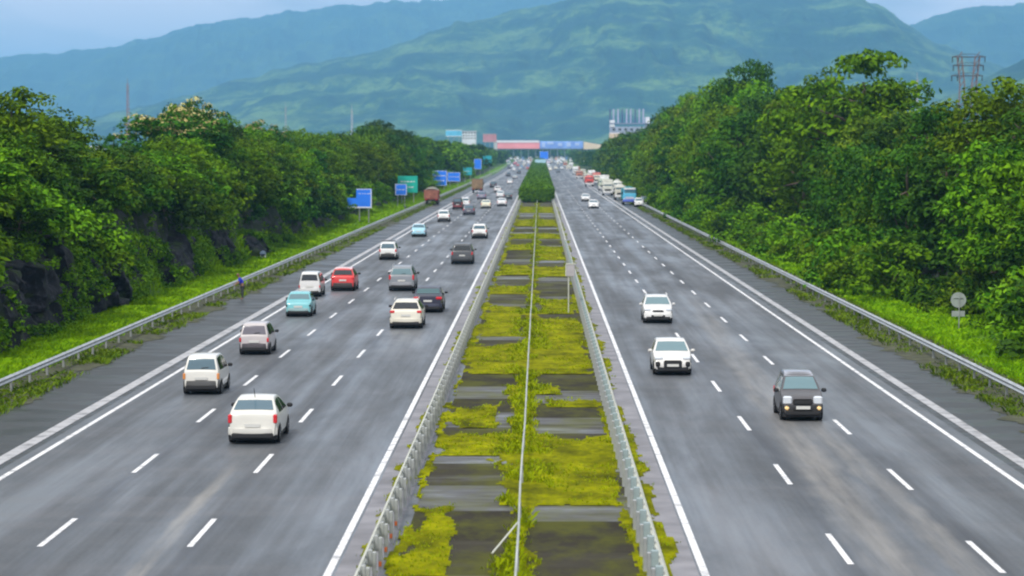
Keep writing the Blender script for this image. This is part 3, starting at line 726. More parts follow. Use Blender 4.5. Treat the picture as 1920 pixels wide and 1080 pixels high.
put_px(make_car('sedan', (.80, .80, .82), dict(bumper=(.08, .08, .09))), 941, 387, True, 'white sedan beside the median guardrail near the hedge end', 'car', GL_)
put_px(make_car('suv', (.22, .21, .30), dict(H=1.7)), 903, 374, True, 'dusky purple-grey car right behind the brown truck', 'car', GL_)
put_px(make_car('box', (.80, .80, .82)), 873, 387, True, 'small white car squeezed between the dark jeep and the slate car', 'car', GL_)
put_px(make_car('hatch', (.75, .75, .78), dict(bumper=(.05, .05, .05), rear_glass=M_GLASS)), 933, 361, True, 'white-roofed dark-bottomed car beyond the white sedan by the median', 'car', GL_)
put_px(make_car('sedan', (.05, .07, .08)), 952, 374, True, 'blackish sedan between the white sedan and the hedge end', 'car', GL_)
put_px(make_car('hatch', (.70, .72, .75)), 938, 371, True, 'small silver car left of the blackish sedan', 'car', GL_)
put_px(make_car('hatch', (.66, .66, .66), dict(mirror='w', rails=1, railm=carpaint((.8, .8, .8)), bumper=(.78, .78, .78), front_glass=M_GLASSC, W=1.64, H=1.5)), 1233, 605, False, 'white hatchback with pale blue windscreen, farther of the two near white cars on the right', 'car', GR_)
put_px(make_car('hatch', (.68, .67, .65), dict(mirror='w', front_glass=M_GLASSC, W=1.64, H=1.46, L=3.8, grille=(.95, .34, .335), vents=1)), 1260, 702, False, 'white hatchback with black oval grille, nearer of the two white cars on the right', 'car', GR_)
put_px(make_car('van', (.075, .072, .080), dict(fog=1, front_glass=M_GLASSC, W=1.50, L=3.5, H=1.62, bumper=(.03, .03, .033), hl=(.32, .30, .46), grille=(.95, .22, .42), tumble=.34, roof=(.26, .27, .32), p=[(0, .20), (.004, .40), (.010, .56), (.015, .60), (.035, .93), (.07, .985), (.35, 1.0), (.60, .97), (.76, .64), (.80, .61), (.94, .54), (.99, .42), (1, .20)], ws=(.62, .755), sw=(.06, .72), belt=.59), name='van'), 1502, 787, False, 'grey van with lit fog lamps and cyan windscreen, nearest vehicle on the right', 'van', GR_)
put_px(make_car('hatch', (.80, .80, .82), dict(mirror='w', bumper=(.1, .1, .1), front_glass=M_GLASSB)), 1098, 378, False, 'far white hatchback beside the median rail on the right carriageway', 'car', GR_)
put_px(make_car('sedan', (.82, .82, .84), dict(mirror='w', front_glass=M_GLASSB)), 1113, 391, False, 'far white sedan just in front of the far white hatchback on the right', 'car', GR_)
put_px(make_car('box', (.80, .80, .78)), 1198, 388, False, 'small white car parked beside the blue truck on the right shoulder', 'car')
put_px(make_car('suv', (.03, .03, .04), dict(W=1.6)), 1209, 386, False, 'black car parked at the rail beyond the blue truck', 'car')

def wheel_geo(x, y, r, wd):
    T = Geo(); s = 1 if x > 0 else -1
    T.tube([(x - s * wd, y, r), (x, y, r)], r, 18, 0); T.tube([(x, y, r), (x + s * .02, y, r)], r * .5, 12, 1); return T
def make_truck(kind, cab_c, bed_c, Lh=9.0, W=2.45, opt=None):
    """+Y forward. kinds: cargo, tarp, tanker, box"""
    opt = opt or {}; root = empty('truck'); cp = carpaint(cab_c); bp = mat('truck_bed_paint', bed_c, .6, var=.25, vscale=1.5)
    hw = W / 2; yf = Lh / 2
    g = Geo(); g.box((0, yf - .95, 1.45), (W * .96, 1.8, 1.5), bev=.12); g.box((0, yf - 1.05, 2.45), (W * .9, 1.55, .75), taper=.9, bev=.10); g.build('cab', cp, root, smooth=True)
    Geo().box((0, yf - .12 - .10, 2.13), (W * .80, .16, .74), bev=.04).build('windscreen', opt.get('ws', M_GLASSB), root)
    for sx in (-1, 1): Geo().box((sx * (W * .47), yf - .9, 2.15), (.06, .9, .6), bev=.02).build('side_window', M_GLASS, root)
    Geo().box((0, yf + .02, .78), (W * .98, .22, .42), bev=.06).build('bumper', carpaint(opt.get('bumper', (.7, .7, .72))), root, smooth=True)
    Geo().box((0, yf - .03, 1.28), (W * .62, .08, .42), bev=.03).build('grille', carpaint(opt.get('grille', (.02, .02, .02))), root)
    if opt.get('visor'): Geo().box((0, yf - .15, 2.95), (W * .86, .5, .34), bev=.06).build('sun_visor', carpaint(opt['visor']), root)
    for sx in (-1, 1):
        Geo().box((sx * (W * .40), yf + .0, 1.12), (.26, .12, .22), bev=.04).build('headlight', M_CLEAR, root)
        Geo().box((sx * (hw + .12), yf - .2, 2.15), (.2, .06, .42), bev=.02).build('mirror', M_BLACK, root)
        Geo().box((sx * (hw - .3), -yf - .04, .98), (.3, .08, .14), bev=.02).build('tail_light', M_RED, root)
    Geo().box((0, -.3, .85), (.9, Lh * .93, .28), bev=.03).build('chassis', M_BLACK, root)
    Lb = Lh - 2.2; yb = -yf + Lb / 2
    if kind in ('cargo', 'tarp'):
        hb = opt.get('hb', 1.5); g = Geo(); g.box((0, yb, 1.12), (W, Lb, .16))
        for sx in (-1, 1):
            g.box((sx * (hw - .04), yb, 1.2 + hb / 2), (.08, Lb - .2, hb))
            for t in np.linspace(-Lb / 2 + .2, Lb / 2 - .2, 8): g.box((sx * (hw + .03), yb + t, 1.2 + hb / 2), (.06, .10, hb))
        g.box((0, yb + Lb / 2 - .04, 1.25 + hb / 2), (W, .08, hb + .1)); g.build('cargo_bed', bp, root)
        t = Geo(); t.box((0, -yf + .03, 1.2 + hb / 2), (W, .10, hb))
        for q in np.linspace(-.42, .42, 5): t.box((q * W, -yf - .04, 1.2 + hb / 2), (.09, .05, hb))
        for zz in (.1, .5, .9): t.box((0, -yf - .035, 1.2 + hb * zz), (W * .96, .04, .09))
        t.build('tailgate', mat('tailgate_paint', opt.get('tg', bed_c), .6, var=.3, vscale=2), root)
        rs = np.random.default_rng(3); P = []
        for i, yy in enumerate(np.linspace(-Lb / 2 + .1, Lb / 2 - .1, 14)):
            row = []
            for u in np.linspace(-1, 1, 11):
                e = min(1, 3.2 * (1 - abs(yy) / (Lb / 2) + .04)); hgt = opt.get('load', .5) * (1 - abs(u) ** 2.6) * e ** .6
                row.append((u * (hw - .02), yb + yy, 1.2 + hb - .02 + max(0, hgt) + .06 * rs.random() * (1 - abs(u))))
            P.append(row)
        Geo().grid(P).build('tarpaulin' if kind == 'tarp' else 'load', mat('tarp_cloth', opt.get('tarp', (.2, .2, .19)), .8, var=.3, vscale=2), root, smooth=True, angle=80)
    elif kind == 'tanker':
        P = [(0, -yf + .1, 2.1), (0, -yf + .25, 2.1), (0, yb, 2.1), (0, yf - 2.35, 2.1), (0, yf - 2.2, 2.1)]
        Geo().tube(P, [.85, 1.1, 1.12, 1.1, .85], 24).build('tank', bp, root, smooth=True)
        Geo().box((0, yb, 3.25), (.7, Lb * .8, .1), bev=.02).build('walkway', M_GALV, root)
        for yy in (-.3, .25): Geo().tube([(0, yb + yy * Lb, 3.2), (0, yb + yy * Lb, 3.45)], .3, 12).build('hatch', M_GALV, root, smooth=True)
    else:
        g = Geo().box((0, yb, 1.15 + opt.get('hb', 2.4) / 2), (W, Lb, opt.get('hb', 2.4)), bev=.04); g.build('cargo_box', bp, root)
        Geo().box((0, -yf - .02, 1.15 + opt.get('hb', 2.4) / 2), (.05, .05, opt.get('hb', 2.4) * .9)).build('door_seam', M_BLACK, root)
    for sx in (-1, 1):
        for yy in (yf - 1.35, -yf + 1.5, -yf + 2.7):
            wheel_geo(sx * (hw - .06), yy, .5, .3).build('wheel', [M_TYRE, M_RIM], root, smooth=True)
        Geo().box((sx * (hw - .3), -yf + .75, .62), (.5, .03, .5)).build('mudflap', M_BLACK, root)
    root['len'] = Lh; return root
put_px(make_truck('tarp', (.45, .10, .07), (.30, .07, .05), 8.5, 2.5, dict(tg=(.34, .13, .09), hb=1.5, load=.55, tarp=(.20, .20, .17))), 809, 384, True, 'red-brown truck with grey tarpaulin over its load stopped on the left shoulder', 'truck')
put_px(make_truck('cargo', (.30, .25, .1), (.20, .13, .07), 8.5, 2.5, dict(tg=(.27, .18, .10), hb=2.1, load=.12, tarp=(.05, .055, .07))), 895, 362, True, 'tall brown truck with dark top driving in the left carriageway', 'truck', GL_)
put_px(make_truck('cargo', (.12, .50, .75), (.03, .22, .28), 9, 2.5, dict(bumper=(.10, .14, .60), grille=(.55, .55, .7), visor=(.70, .74, .78), hb=1.7, load=.4, ws=M_GLASSC, tarp=(.03, .20, .22))), 1180, 384, False, 'sky-blue truck with dark blue bumper parked first in the queue on the right shoulder', 'truck', 'trucks parked along the right shoulder')
put(make_truck('tanker', (.62, .60, .52), (.55, .55, .52), 9.5, 2.45), 16.4, 494, False, 'silver-grey tanker truck parked behind the sky-blue truck', 'truck', 'trucks parked along the right shoulder')
put(make_truck('box', (.68, .68, .62), (.66, .66, .60), 7.5, 2.3), 15.2, 543, False, 'off-white box truck standing beyond the silver-grey tanker', 'truck', 'trucks parked along the right shoulder')
put(make_truck('tanker', (.75, .75, .70), (.62, .62, .60), 9.5, 2.4), 18.2, 567, False, 'pale tanker parked at the rail under the overhanging trees', 'truck', 'trucks parked along the right shoulder')
put(make_truck('box', (.55, .60, .50), (.36, .40, .33), 8, 2.4, dict(hb=1.8)), 16.0, 612, False, 'grey-green truck parked in front of the white and red trucks', 'truck', 'trucks parked along the right shoulder')
put(make_truck('box', (.80, .80, .80), (.78, .78, .78), 8, 2.4), 17.5, 654, False, 'bright white box truck parked in the far right queue', 'truck', 'trucks parked along the right shoulder')
put(make_truck('cargo', (.70, .08, .06), (.5, .08, .08), 9, 2.4, dict(tarp=(.5, .1, .1))), 14.2, 693, False, 'red-cabbed truck parked beside the bright white box truck', 'truck', 'trucks parked along the right shoulder')
put(make_truck('box', (.75, .70, .60), (.55, .18, .16), 9, 2.4), 17.3, 738, False, 'red box truck with cream cab in the far right queue', 'truck', 'trucks parked along the right shoulder')
far_trucks = []
for k, (cc, bc, kd) in enumerate([((.75, .72, .62), (.60, .50, .40), 'cargo'), ((.7, .7, .72), (.75, .75, .76), 'box'), ((.55, .2, .12), (.45, .28, .18), 'cargo')]):
    t = make_truck(kd, cc, bc, 9, 2.4); far_trucks.append(t)
names = ['beige', 'white', 'rust-brown']
spots = [(15.6, 788), (18.0, 840), (14.8, 900), (17.4, 975), (15.6, 1058), (18.0, 1155), (15.0, 1260), (17.5, 1350), (15.5, 1470), (17.5, 1620)]
for i, (X, Y) in enumerate(spots):
    k = i % 3; t = far_trucks[k] if i < 3 else copy_tree(far_trucks[k])
    put(t, X, Y, False, f'small distant {names[k]} truck in the queue along the right shoulder toward the plaza', 'truck', f'distant {names[k]} trucks in the right queue')

# far traffic: single meshes, too small to show parts
FAR = {k: make_car(kd, c, far=True, name='far_car') for k, kd, c in (('white', 'hatch', (.80, .80, .82)), ('silver', 'sedan', (.45, .47, .50)), ('dark', 'suv', (.04, .045, .06)), ('red', 'hatch', (.55, .05, .05)), ('cream', 'van', (.75, .70, .58)), ('blue', 'van', (.15, .30, .55)))}
used = set()
rf = random.Random(11)
def far_put(k, X, Y, away, where, grp):
    o = FAR[k]
    if k in used: o = o.copy(); col.objects.link(o)
    used.add(k); o.name = 'car'; o['len'] = 4
    put(o, X, Y, away, f'tiny distant {k} car {where}', 'car', f'distant {k} cars {grp}')
for (px, py, k) in ((925, 352, 'dark'), (953, 331, 'dark'), (966, 335, 'silver'), (973, 326, 'dark'), (964, 320, 'white'), (976, 318, 'silver'), (956, 345, 'white')):
    p = at(px, py); far_put(k, p.x, p.y, True, 'on the left carriageway beside the long hedge', 'beside the hedge')
for i in range(34):
    Y = rf.uniform(1320, 2160); X = rf.choice([-5.8, -9.2, -12.6, -15.6, -18.2, -22] if Y > 1725 else [-6.6, -10.2, -13.8, -17])
    far_put(rf.choice(['white', 'silver', 'dark', 'red', 'cream', 'white', 'blue']), X, Y + i * .1, True, 'massed before the toll plaza on the left', 'before the toll plaza on the left')
for i in range(30):
    Y = rf.uniform(1140, 2160); X = rf.choice([4.8, 8.5, 12.0, 15.5, 20, 24] if Y > 1725 else [5.5, 8.8, 12.2])
    far_put(rf.choice(['white', 'silver', 'dark', 'white', 'cream', 'white']), X, Y + i * .1, False, 'coming from the toll plaza on the right', 'from the toll plaza on the right')

FARB = {k: make_car('van', c, dict(L=8.5, W=2.4, H=3.1, wr=.48), far=True, name='far_bus') for k, c in (('white', (.75, .75, .78)), ('orange', (.60, .26, .10)), ('grey-green', (.35, .45, .40)), ('mauve', (.45, .36, .48)))}
usedb = set()
for i in range(26):
    k = rf.choice(list(FARB)); o = FARB[k]; left = i % 2 == 0
    if k in usedb: o = o.copy(); col.objects.link(o)
    usedb.add(k); o.name = 'bus'; Y = rf.uniform(1500, 2200) + i * .2; X = rf.choice([-8, -12, -16, -20, -25, -30] if left else [6, 10, 14, 19, 24, 29, 34])
    put(o, X, Y, left, f'tiny distant {k} bus massed before the toll plaza on the {"left" if left else "right"}', 'bus', f'distant {k} buses at the plaza, {"left" if left else "right"}')
# motorbike at the left rail beside the truck
def motorbike(px, py):
    p = at(px, py); r = empty('motorbike', (p.x, p.y, 0), R(6), 'small dark motorbike parked at the left guardrail short of the red-brown truck', 'motorbike')
    for yy in (-.65, .65):
        w_ = Geo(); w_.tube([(-.05, yy, .3), (.05, yy, .3)], .3, 16, 0); w_.tube([(-.055, yy, .3), (.055, yy, .3)], .17, 12, 1); w_.build('wheel', [M_TYRE, M_RIM], r, smooth=True)
    Geo().box((0, .12, .78), (.26, .5, .24), bev=.07).build('fuel_tank', carpaint((.05, .06, .16)), r, smooth=True)
    Geo().box((0, -.42, .80), (.26, .62, .12), bev=.04).build('seat', M_BLACK, r, smooth=True)
    Geo().box((0, .05, .42), (.3, .42, .34), bev=.06).build('engine', M_GALVOLD, r, smooth=True)
    Geo().tube([(-.36, .38, 1.05), (0, .48, .98), (.36, .38, 1.05)], .02, 6).build('handlebar', M_BLACK, r)
    Geo().tube([(0, .65, .3), (0, .45, .95)], .035, 6).build('fork', M_RIM, r)
    Geo().box((0, .55, .9), (.18, .14, .18), bev=.05).build('headlight', M_CLEAR, r)
motorbike(760, 398)

# ------------------------------------------------------------------ person at the left rail
def skin(name, verts, edges, m, parent, sub=2):
    me = bpy.data.meshes.new(name); me.from_pydata([v[:3] for v in verts], edges, []); me.materials.append(m)
    o = bpy.data.objects.new(name, me); col.objects.link(o); o.parent = parent
    md = o.modifiers.new('Skin', 'SKIN'); md.use_smooth_shade = True
    if not me.skin_vertices: me.skin_vertices.new() if hasattr(me.skin_vertices, 'new') else None
    for i, v in enumerate(verts):
        r_ = v[3]; me.skin_vertices[0].data[i].radius = (r_, v[4] if len(v) > 4 else r_)
    me.skin_vertices[0].data[0].use_root = True
    s = o.modifiers.new('Subsurf', 'SUBSURF'); s.levels = sub; s.render_levels = sub
    return o
def person():
    p = at(455, 562); r = empty('person', (p.x, p.y, 0), R(12), 'person in a bright blue shirt and dark trousers leaning toward the left guardrail', 'person')
    SK = mat('skin', (.24, .13, .08), .6); SH = mat('blue_shirt', (.03, .045, .62), .8, var=.2, vscale=8); TR = mat('dark_trousers', (.035, .04, .045), .85, var=.3, vscale=8); HR = mat('black_hair', (.008, .007, .007), .6)
    # pelvis first; leaning forward (-x is toward the rail)
    v = [(0, 0, .92, .13, .15), (-.07, 0, 1.15, .11, .14), (-.17, 0, 1.36, .12, .17), (-.23, 0, 1.47, .055), (-.27, 0, 1.55, .085), (-.29, 0, 1.66, .10), (-.285, 0, 1.72, .07)]
    e = [(0, 1), (1, 2), (2, 3), (3, 4), (4, 5), (5, 6)]
    for s in (-1, 1):
        b = len(v)
        v += [(0, s * .10, .86, .085), (-.02, s * .12, .48, .058), (.02 * s, s * .13, .09, .042), (-.13 + .02 * s, s * .15, .035, .035)]
        e += [(0, b), (b, b + 1), (b + 1, b + 2), (b + 2, b + 3)]
        a = len(v); v += [(-.18, s * .19, 1.39, .055), (-.26, s * .25, 1.13, .042), (-.44, s * .20, 1.02, .030), (-.50, s * .19, .99, .032, .02)]
        e += [(2, a), (a, a + 1), (a + 1, a + 2), (a + 2, a + 3)]
        for k, (dy, ln) in enumerate(((-.03, .07), (-.01, .085), (.01, .08), (.03, .06))):
            f = len(v); v += [(-.53, s * .19 + dy, .985, .009), (-.53 - ln * .6, s * .19 + dy * 1.2, .97, .008), (-.53 - ln, s * .19 + dy * 1.2, .94, .007)]; e += [(a + 3, f), (f, f + 1), (f + 1, f + 2)]
        f = len(v); v += [(-.50, s * .19 - s * .045, .985, .009), (-.54, s * .19 - s * .06, .97, .008)]; e += [(a + 3, f), (f, f + 1)]
    body = skin('person_body', v, e, SK, r)
    # face
    g = Geo(); g.box((-.385, 0, 1.63), (.035, .03, .045), taper=.6, bev=.006); g.build('nose', SK, body)
    for s in (-1, 1):
        Geo().tube([(-.372, s * .035, 1.655), (-.380, s * .035, 1.655)], .012, 8).build('eye', M_BLACK, body)
        Geo().box((-.28, s * .098, 1.64), (.035, .018, .06), bev=.006).build('ear', SK, body)
    Geo().box((-.374, 0, 1.585), (.008, .05, .012), bev=.002).build('mouth', mat('lips', (.2, .07, .06), .5), body)
    skin('hair', [(-.27, 0, 1.70, .105), (-.24, 0, 1.64, .10)], [(0, 1)], HR, r)
    sv = [(-.02, 0, .95, .15, .17), (-.08, 0, 1.16, .135, .16), (-.17, 0, 1.37, .135, .19), (-.21, 0, 1.43, .08)]; se = [(0, 1), (1, 2), (2, 3)]
    for s in (-1, 1):
        a = len(sv); sv += [(-.18, s * .20, 1.40, .07), (-.24, s * .25, 1.18, .06)]; se += [(2, a), (a, a + 1)]
    skin('shirt', sv, se, SH, r)
    tv = [(0, 0, .94, .145, .16)]; te = []
    for s in (-1, 1):
        b = len(tv); tv += [(0, s * .10, .84, .10), (-.02, s * .12, .48, .075), (.02 * s, s * .13, .12, .062)]; te += [(0, b), (b, b + 1), (b + 1, b + 2)]
    skin('trousers', tv, te, TR, r)
person()

# ------------------------------------------------------------------ road signs
M_SBLUE = mat('blue_sign_face', (.02, .20, .95), .5, var=.12, vscale=.6); M_SGREEN = mat('green_sign_face', (.01, .42, .34), .5, var=.1, vscale=.6); M_STEAL = mat('teal_sign_face', (.02, .36, .46), .5)
M_SWHITE = mat('white_sign_paint', (.78, .78, .82), .5); M_SGREY = mat('grey_sign_back', (.30, .34, .33), .6, var=.15, vscale=3)
def board(label, px0, px1, py0, py1, Y, m, strokes=2, edge=True, group='blue and green direction boards on the left verge', zbase=None, extra=None):
    x0, x1 = xat(px0, Y), xat(px1, Y); zt_, zb = zat(py0, Y), zat(py1, Y); xc = (x0 + x1) / 2; w_ = x1 - x0; h = zt_ - zb
    z0 = float(zground(xc, Y)) if zbase is None else zbase
    r = empty('road_sign', (xc, Y, z0), 0, label, 'road sign', group); zb -= z0; zt_ -= z0
    g = Geo().box((0, 0, (zb + zt_) / 2), (w_, .08, h), bev=.02)
    if extra: g.box((-(extra[0]) / 2 + w_ / 2, .006, zb - extra[1] / 2 + .05), (extra[0], .08, extra[1]), bev=.02)
    pn = g.build('panel', m, r)
    if edge:
        b = Geo(); b.box((0, -.045, zt_ - .06), (w_ - .1, .02, .07)); b.box((w_ / 2 - .08, -.047, (zb + zt_) / 2), (.09, .02, h - .1))
        if not extra: b.box((0, -.045, zb + .06), (w_ - .1, .02, .07)); b.box((-w_ / 2 + .08, -.047, (zb + zt_) / 2), (.09, .02, h - .1))
        else:
            b.box((-(extra[0]) / 2 + w_ / 2, -.047, zb - extra[1] + .16), (extra[0] - .1, .02, .16)); b.box((w_ / 2 - .08, -.046, zb - extra[1] / 2 + .05), (.12, .02, extra[1]))
        b.build('border', M_SWHITE, pn)
    rs = random.Random(int(px0)); b = Geo()
    for k in range(strokes):
        zz = zb + h * (k + 1) / (strokes + 1); x = -w_ * .36
        while x < w_ * .30:
            l_ = rs.uniform(.15, .5); b.box((x + l_ / 2, -.047, zz), (l_, .016, h * .055)); x += l_ + .16
    if strokes: b.build('lettering', M_SWHITE, pn)
    for s in (-.3, .3):
        Geo().tube([(s * w_, .1, -.3), (s * w_, .1, zt_ - .15)], .07, 8).build('post', M_GALVOLD, r, smooth=True)
    return r
def ydist(px, x): return x * F_PX / (px - VPX)
board('stepped bright blue board with white right and bottom edges, nearest on the left verge', 668, 697, 354, 372, 322, M_SBLUE, 1, extra=(xat(697, 322) - xat(651, 322), 1.35))
board('green direction board behind the small blue one among the trees', 746, 783, 330, 361, 438, M_SGREEN, 2, edge=False)
board('small blue board with white foot standing in front of the green board', 741, 763, 345, 366, 412, M_SBLUE, 1)
board('large blue board above the red-brown truck', 811, 838, 320, 348, 600, M_SBLUE, 2)
board('wide low blue board just beyond the large blue one', 839, 863, 323, 340, 660, M_SBLUE, 1)
board('teal board beyond the wide low blue one', 869, 885, 314, 328, 780, M_STEAL, 1, edge=False)
board('upright blue board with pale face beyond the teal board', 889, 903, 298, 317, 900, M_SBLUE, 0)
board('farthest teal-blue board on the left verge near the plaza', 905, 922, 292, 307, 1080, M_STEAL, 0, edge=False)
board('pale blue board standing at the far end of the hedge', 1003, 1023, 299, 311, 1350, mat('pale_blue_sign', (.42, .66, .78), .5), 0, edge=False, group='boards above the hedge', zbase=.9)
board('bright blue board above the hedge close under the plaza canopy', 1012, 1028, 284, 298, 1770, M_SBLUE, 0, edge=True, group='boards above the hedge', zbase=2.2)
# narrow sign box on a post in the median
p = at(1066, 588); r = empty('median_sign', (p.x, p.y, 0), 0, 'narrow pale sign box on a thin post inside the right median guardrail', 'sign')
hz = zat(493, p.y)
Geo().box((.12, 0, hz - .42), (.50, .14, .78), bev=.03).build('sign_box', mat('pale_box', (.42, .40, .42), .6, var=.1), r)
Geo().box((.12, -.08, hz - .05), (.56, .03, .07)).build('top_trim', M_CREAMRAIL, r); Geo().box((-.16, -.01, hz - .42), (.05, .16, .7)).build('side_trim', M_CREAMRAIL, r)
Geo().tube([(0, .0, 0), (0, 0, hz - .8)], .035, 8).build('post', M_CREAMRAIL, r, smooth=True)
# round sign seen from behind on the right
p = at(1786, 622); r = empty('round_sign', (p.x + .3, p.y, float(zground(p.x, p.y)) - .1), 0, 'round grey sign seen from its back with a small plate below, on the right verge', 'sign')
zc = zat(562, p.y) - r.location.z
Geo().tube([(0, .0, zc), (0, .03, zc)], .41, 28).build('disc', M_SGREY, r, smooth=True)
Geo().box((0, .015, zat(588, p.y) - r.location.z), (.70, .03, .30), bev=.01).build('plate', M_SGREY, r)
Geo().box((.03, -.035, zc / 2), (.05, .05, zc + .5), bev=.008).build('post', M_GALVOLD, r)
Geo().box((0, -.03, zc + .12), (.5, .03, .04)).build('bracket', M_GALVOLD, r)
# kilometre stone
p = at(493, 489, .1); r = empty('kilometre_stone', (p.x, p.y, float(zground(p.x, p.y))), 0, 'small white kilometre stone in the grass left of the guardrail', 'milestone')
Geo().box((0, 0, .3), (.5, .2, .6), bev=.04).build('stone', mat('white_stone', (.75, .75, .78), .7, var=.1), r); Geo().tube([(0, -.1, .6), (0, .1, .6)], .25, 16).build('cap', mat('blue_cap', (.35, .45, .7), .7), r, smooth=True)

# ------------------------------------------------------------------ trees
def leaf_cloud(C, rad, per, size, rs, flat=.75, up=.35):
    """leaf quads on the shells of clumps; C (n,3), rad (n,)"""
    n = len(C) * per; c = np.repeat(C, per, 0); r_ = np.repeat(rad, per)
    d = rs.normal(size=(n, 3)); d /= np.linalg.norm(d, axis=1)[:, None]; d[:, 2] = np.where(d[:, 2] < -.35, -d[:, 2], d[:, 2])
    rr = r_ * rs.uniform(.45, 1.08, n) ** .7
    p = c + d * rr[:, None] * np.array([1, 1, flat])
    nm = d + rs.normal(size=(n, 3)) * .55 + np.array([0, 0, up]); nm /= np.linalg.norm(nm, axis=1)[:, None]
    t = np.cross(nm, rs.normal(size=(n, 3))); t /= np.linalg.norm(t, axis=1)[:, None]; b = np.cross(nm, t)
    s = (size * rs.uniform(.55, 1.25, n))[:, None]
    V = np.stack([p - t * s, p - b * s * .5 + nm * s * .12, p + t * s, p + b * s * .5 + nm * s * .12], 1).reshape(-1, 3)
    return V, np.arange(4 * n).reshape(n, 4)
def clumps(shape, n, Rr, z0, z1, rs):
    out = []
    while len(out) < n:
        u = rs.uniform(-1, 1, 2); t = rs.random(); rho = math.hypot(*u)
        if rho > 1: continue
        if shape == 'round': lim = math.sqrt(max(0, 1 - (2 * t - .9) ** 2 / 1.25)); ok = rho < lim and (rho > lim * .45 or t > .6 or rs.random() < .25)
        elif shape == 'tall': lim = .95 * (1 - abs(2 * t - .8) ** 2.2 * .55); lim *= .75; ok = rho < lim and (rho > lim * .4 or t > .6)
        elif shape == 'tier':
            lv = [.10, .38, .64, .90]; k = min(lv, key=lambda q: abs(q - t)); lim = [.75, 1., .82, .42][lv.index(k)]; ok = abs(t - k) < .085 and rho < lim and rho > lim * .15
        elif shape == 'bush': lim = math.sqrt(max(0, 1 - t ** 2)); ok = rho < lim * 1.0
        if ok: out.append((u[0] * Rr, u[1] * Rr, z0 + (z1 - z0) * t))
    a = np.array(out); lob = 1 + .32 * np.sin(np.arctan2(a[:, 1], a[:, 0]) * 3 + rs.uniform(0, 6)) * rs.uniform(.5, 1)
    a[:, :2] *= lob[:, None]; return a
def trunk_geo(H, Rr, cl, rs, n_limb=9, thick=.22):
    g = Geo(); pts = [(0, 0, -1.2)]; x = y = 0
    for k in range(1, 7):
        x += rs.uniform(-.15, .15); y += rs.uniform(-.15, .15); pts.append((x, y, H * .8 * k / 6))
    g.tube(pts, [thick * (1.25 - .15 * i) for i in range(7)], 8)
    for i in rs.choice(len(cl), min(n_limb, len(cl)), replace=False):
        c = cl[i]; b = pts[int(rs.integers(2, 6))]
        m_ = ((b[0] + c[0]) / 2, (b[1] + c[1]) / 2, (b[2] * .6 + c[2] * .4) + .1)
        g.tube([b, m_, tuple(c)], [thick * .5, thick * .33, thick * .1], 6)
    return g
PROTO = {}
def proto(key, shape, H, Rr, z0, ncl, per, size, m, crad=(.7, 1.25), seed=1, flower=False, bush=False, flat=.75, thick=.2):
    rs = np.random.default_rng(seed); cl = clumps(shape, ncl, Rr, z0, H - .5, rs)
    rad = rs.uniform(crad[0], crad[1], ncl); V, Fq = leaf_cloud(cl, rad, per, size, rs, flat)
    me = np_obj('crown', V, Fq, m); tr = None
    tr = trunk_geo(H if not bush else H * .6, Rr, cl, rs, thick=thick if not bush else .05, n_limb=9 if not bush else 6).build('trunk' if not bush else 'stem', M_BARK, smooth=True, angle=80)
    fl = None
    if flower:
        top = cl[cl[:, 2] > H * .62]; V, Fq = leaf_cloud(top + np.array([0, 0, .35]), np.full(len(top), .75), 26, .16, rs, .6); fl = np_obj('blossom', V, Fq, M_FLOWER)
    PROTO[key] = dict(crown=me, trunk=tr, flower=fl, H=H, Rr=Rr, used=False, bush=bush)
LS = .21
proto('a', 'round', 10, 3.9, 2.4, 95, 74, LS, M_LEAF, seed=1)
proto('b', 'round', 10, 3.5, 2.0, 85, 74, LS, M_LEAFY, seed=2)
proto('c', 'tall', 10, 3.4, 1.8, 85, 74, LS, M_LEAF, seed=3)
proto('d', 'round', 10, 3.8, 1.6, 110, 78, LS * .95, M_LEAFD, seed=4)
proto('e', 'tier', 10, 5.0, 2.6, 135, 70, LS, M_LEAF, (.7, 1.3), seed=5, flat=.55, thick=.26)
proto('f', 'round', 10, 3.8, 2.2, 85, 70, LS, M_LEAFO, seed=6)
proto('g', 'round', 10, 4.0, 2.0, 95, 74, LS, M_LEAFD, seed=7, flower=True)
proto('h', 'tall', 10, 3.2, 1.6, 80, 74, LS, M_LEAFD, seed=8)
proto('s1', 'bush', 4, 2.3, .2, 42, 60, .17, M_LEAF, (.5, .85), seed=9, bush=True)
proto('s2', 'bush', 4, 2.2, .2, 38, 60, .17, M_LEAFY, (.5, .85), seed=10, bush=True)
proto('s3', 'bush', 4, 2.4, .2, 42, 60, .17, M_LEAFD, (.5, .85), seed=12, bush=True)
PLANTS = []
def plant(key, X, Y, h, wide, label, cat, group, name, rz=None, rr=random.Random(4)):
    q = PROTO[key]; z = float(zground(X, Y)); r = empty(name, (X, Y, z - .1), rr.uniform(0, 6.28) if rz is None else rz, label, cat, group)
    s = h / q['H']; r.scale = (wide / q['Rr'], wide / q['Rr'], s)
    for k in ('crown', 'trunk', 'flower'):
        if q[k] is None: continue
        o = q[k] if not q['used'] else q[k].copy()
        if q['used']: col.objects.link(o)
        o.parent = r
    q['used'] = True
    if group: PLANTS.append((r, key, group, X, Y))
    return r
SKL = [(-300, 190), (0, 185), (30, 190), (60, 203), (105, 210), (125, 285), (300, 285), (312, 200), (340, 195), (400, 208), (450, 222), (520, 240), (600, 242), (660, 232), (720, 226), (760, 245), (820, 258), (890, 268), (935, 281)]
SKR = [(1120, 282), (1145, 262), (1170, 246), (1205, 242), (1235, 222), (1275, 172), (1330, 150), (1380, 138), (1440, 160), (1480, 165), (1540, 175), (1600, 185), (1700, 190), (1760, 180), (1820, 175), (1880, 160), (1920, 150), (2300, 140)]
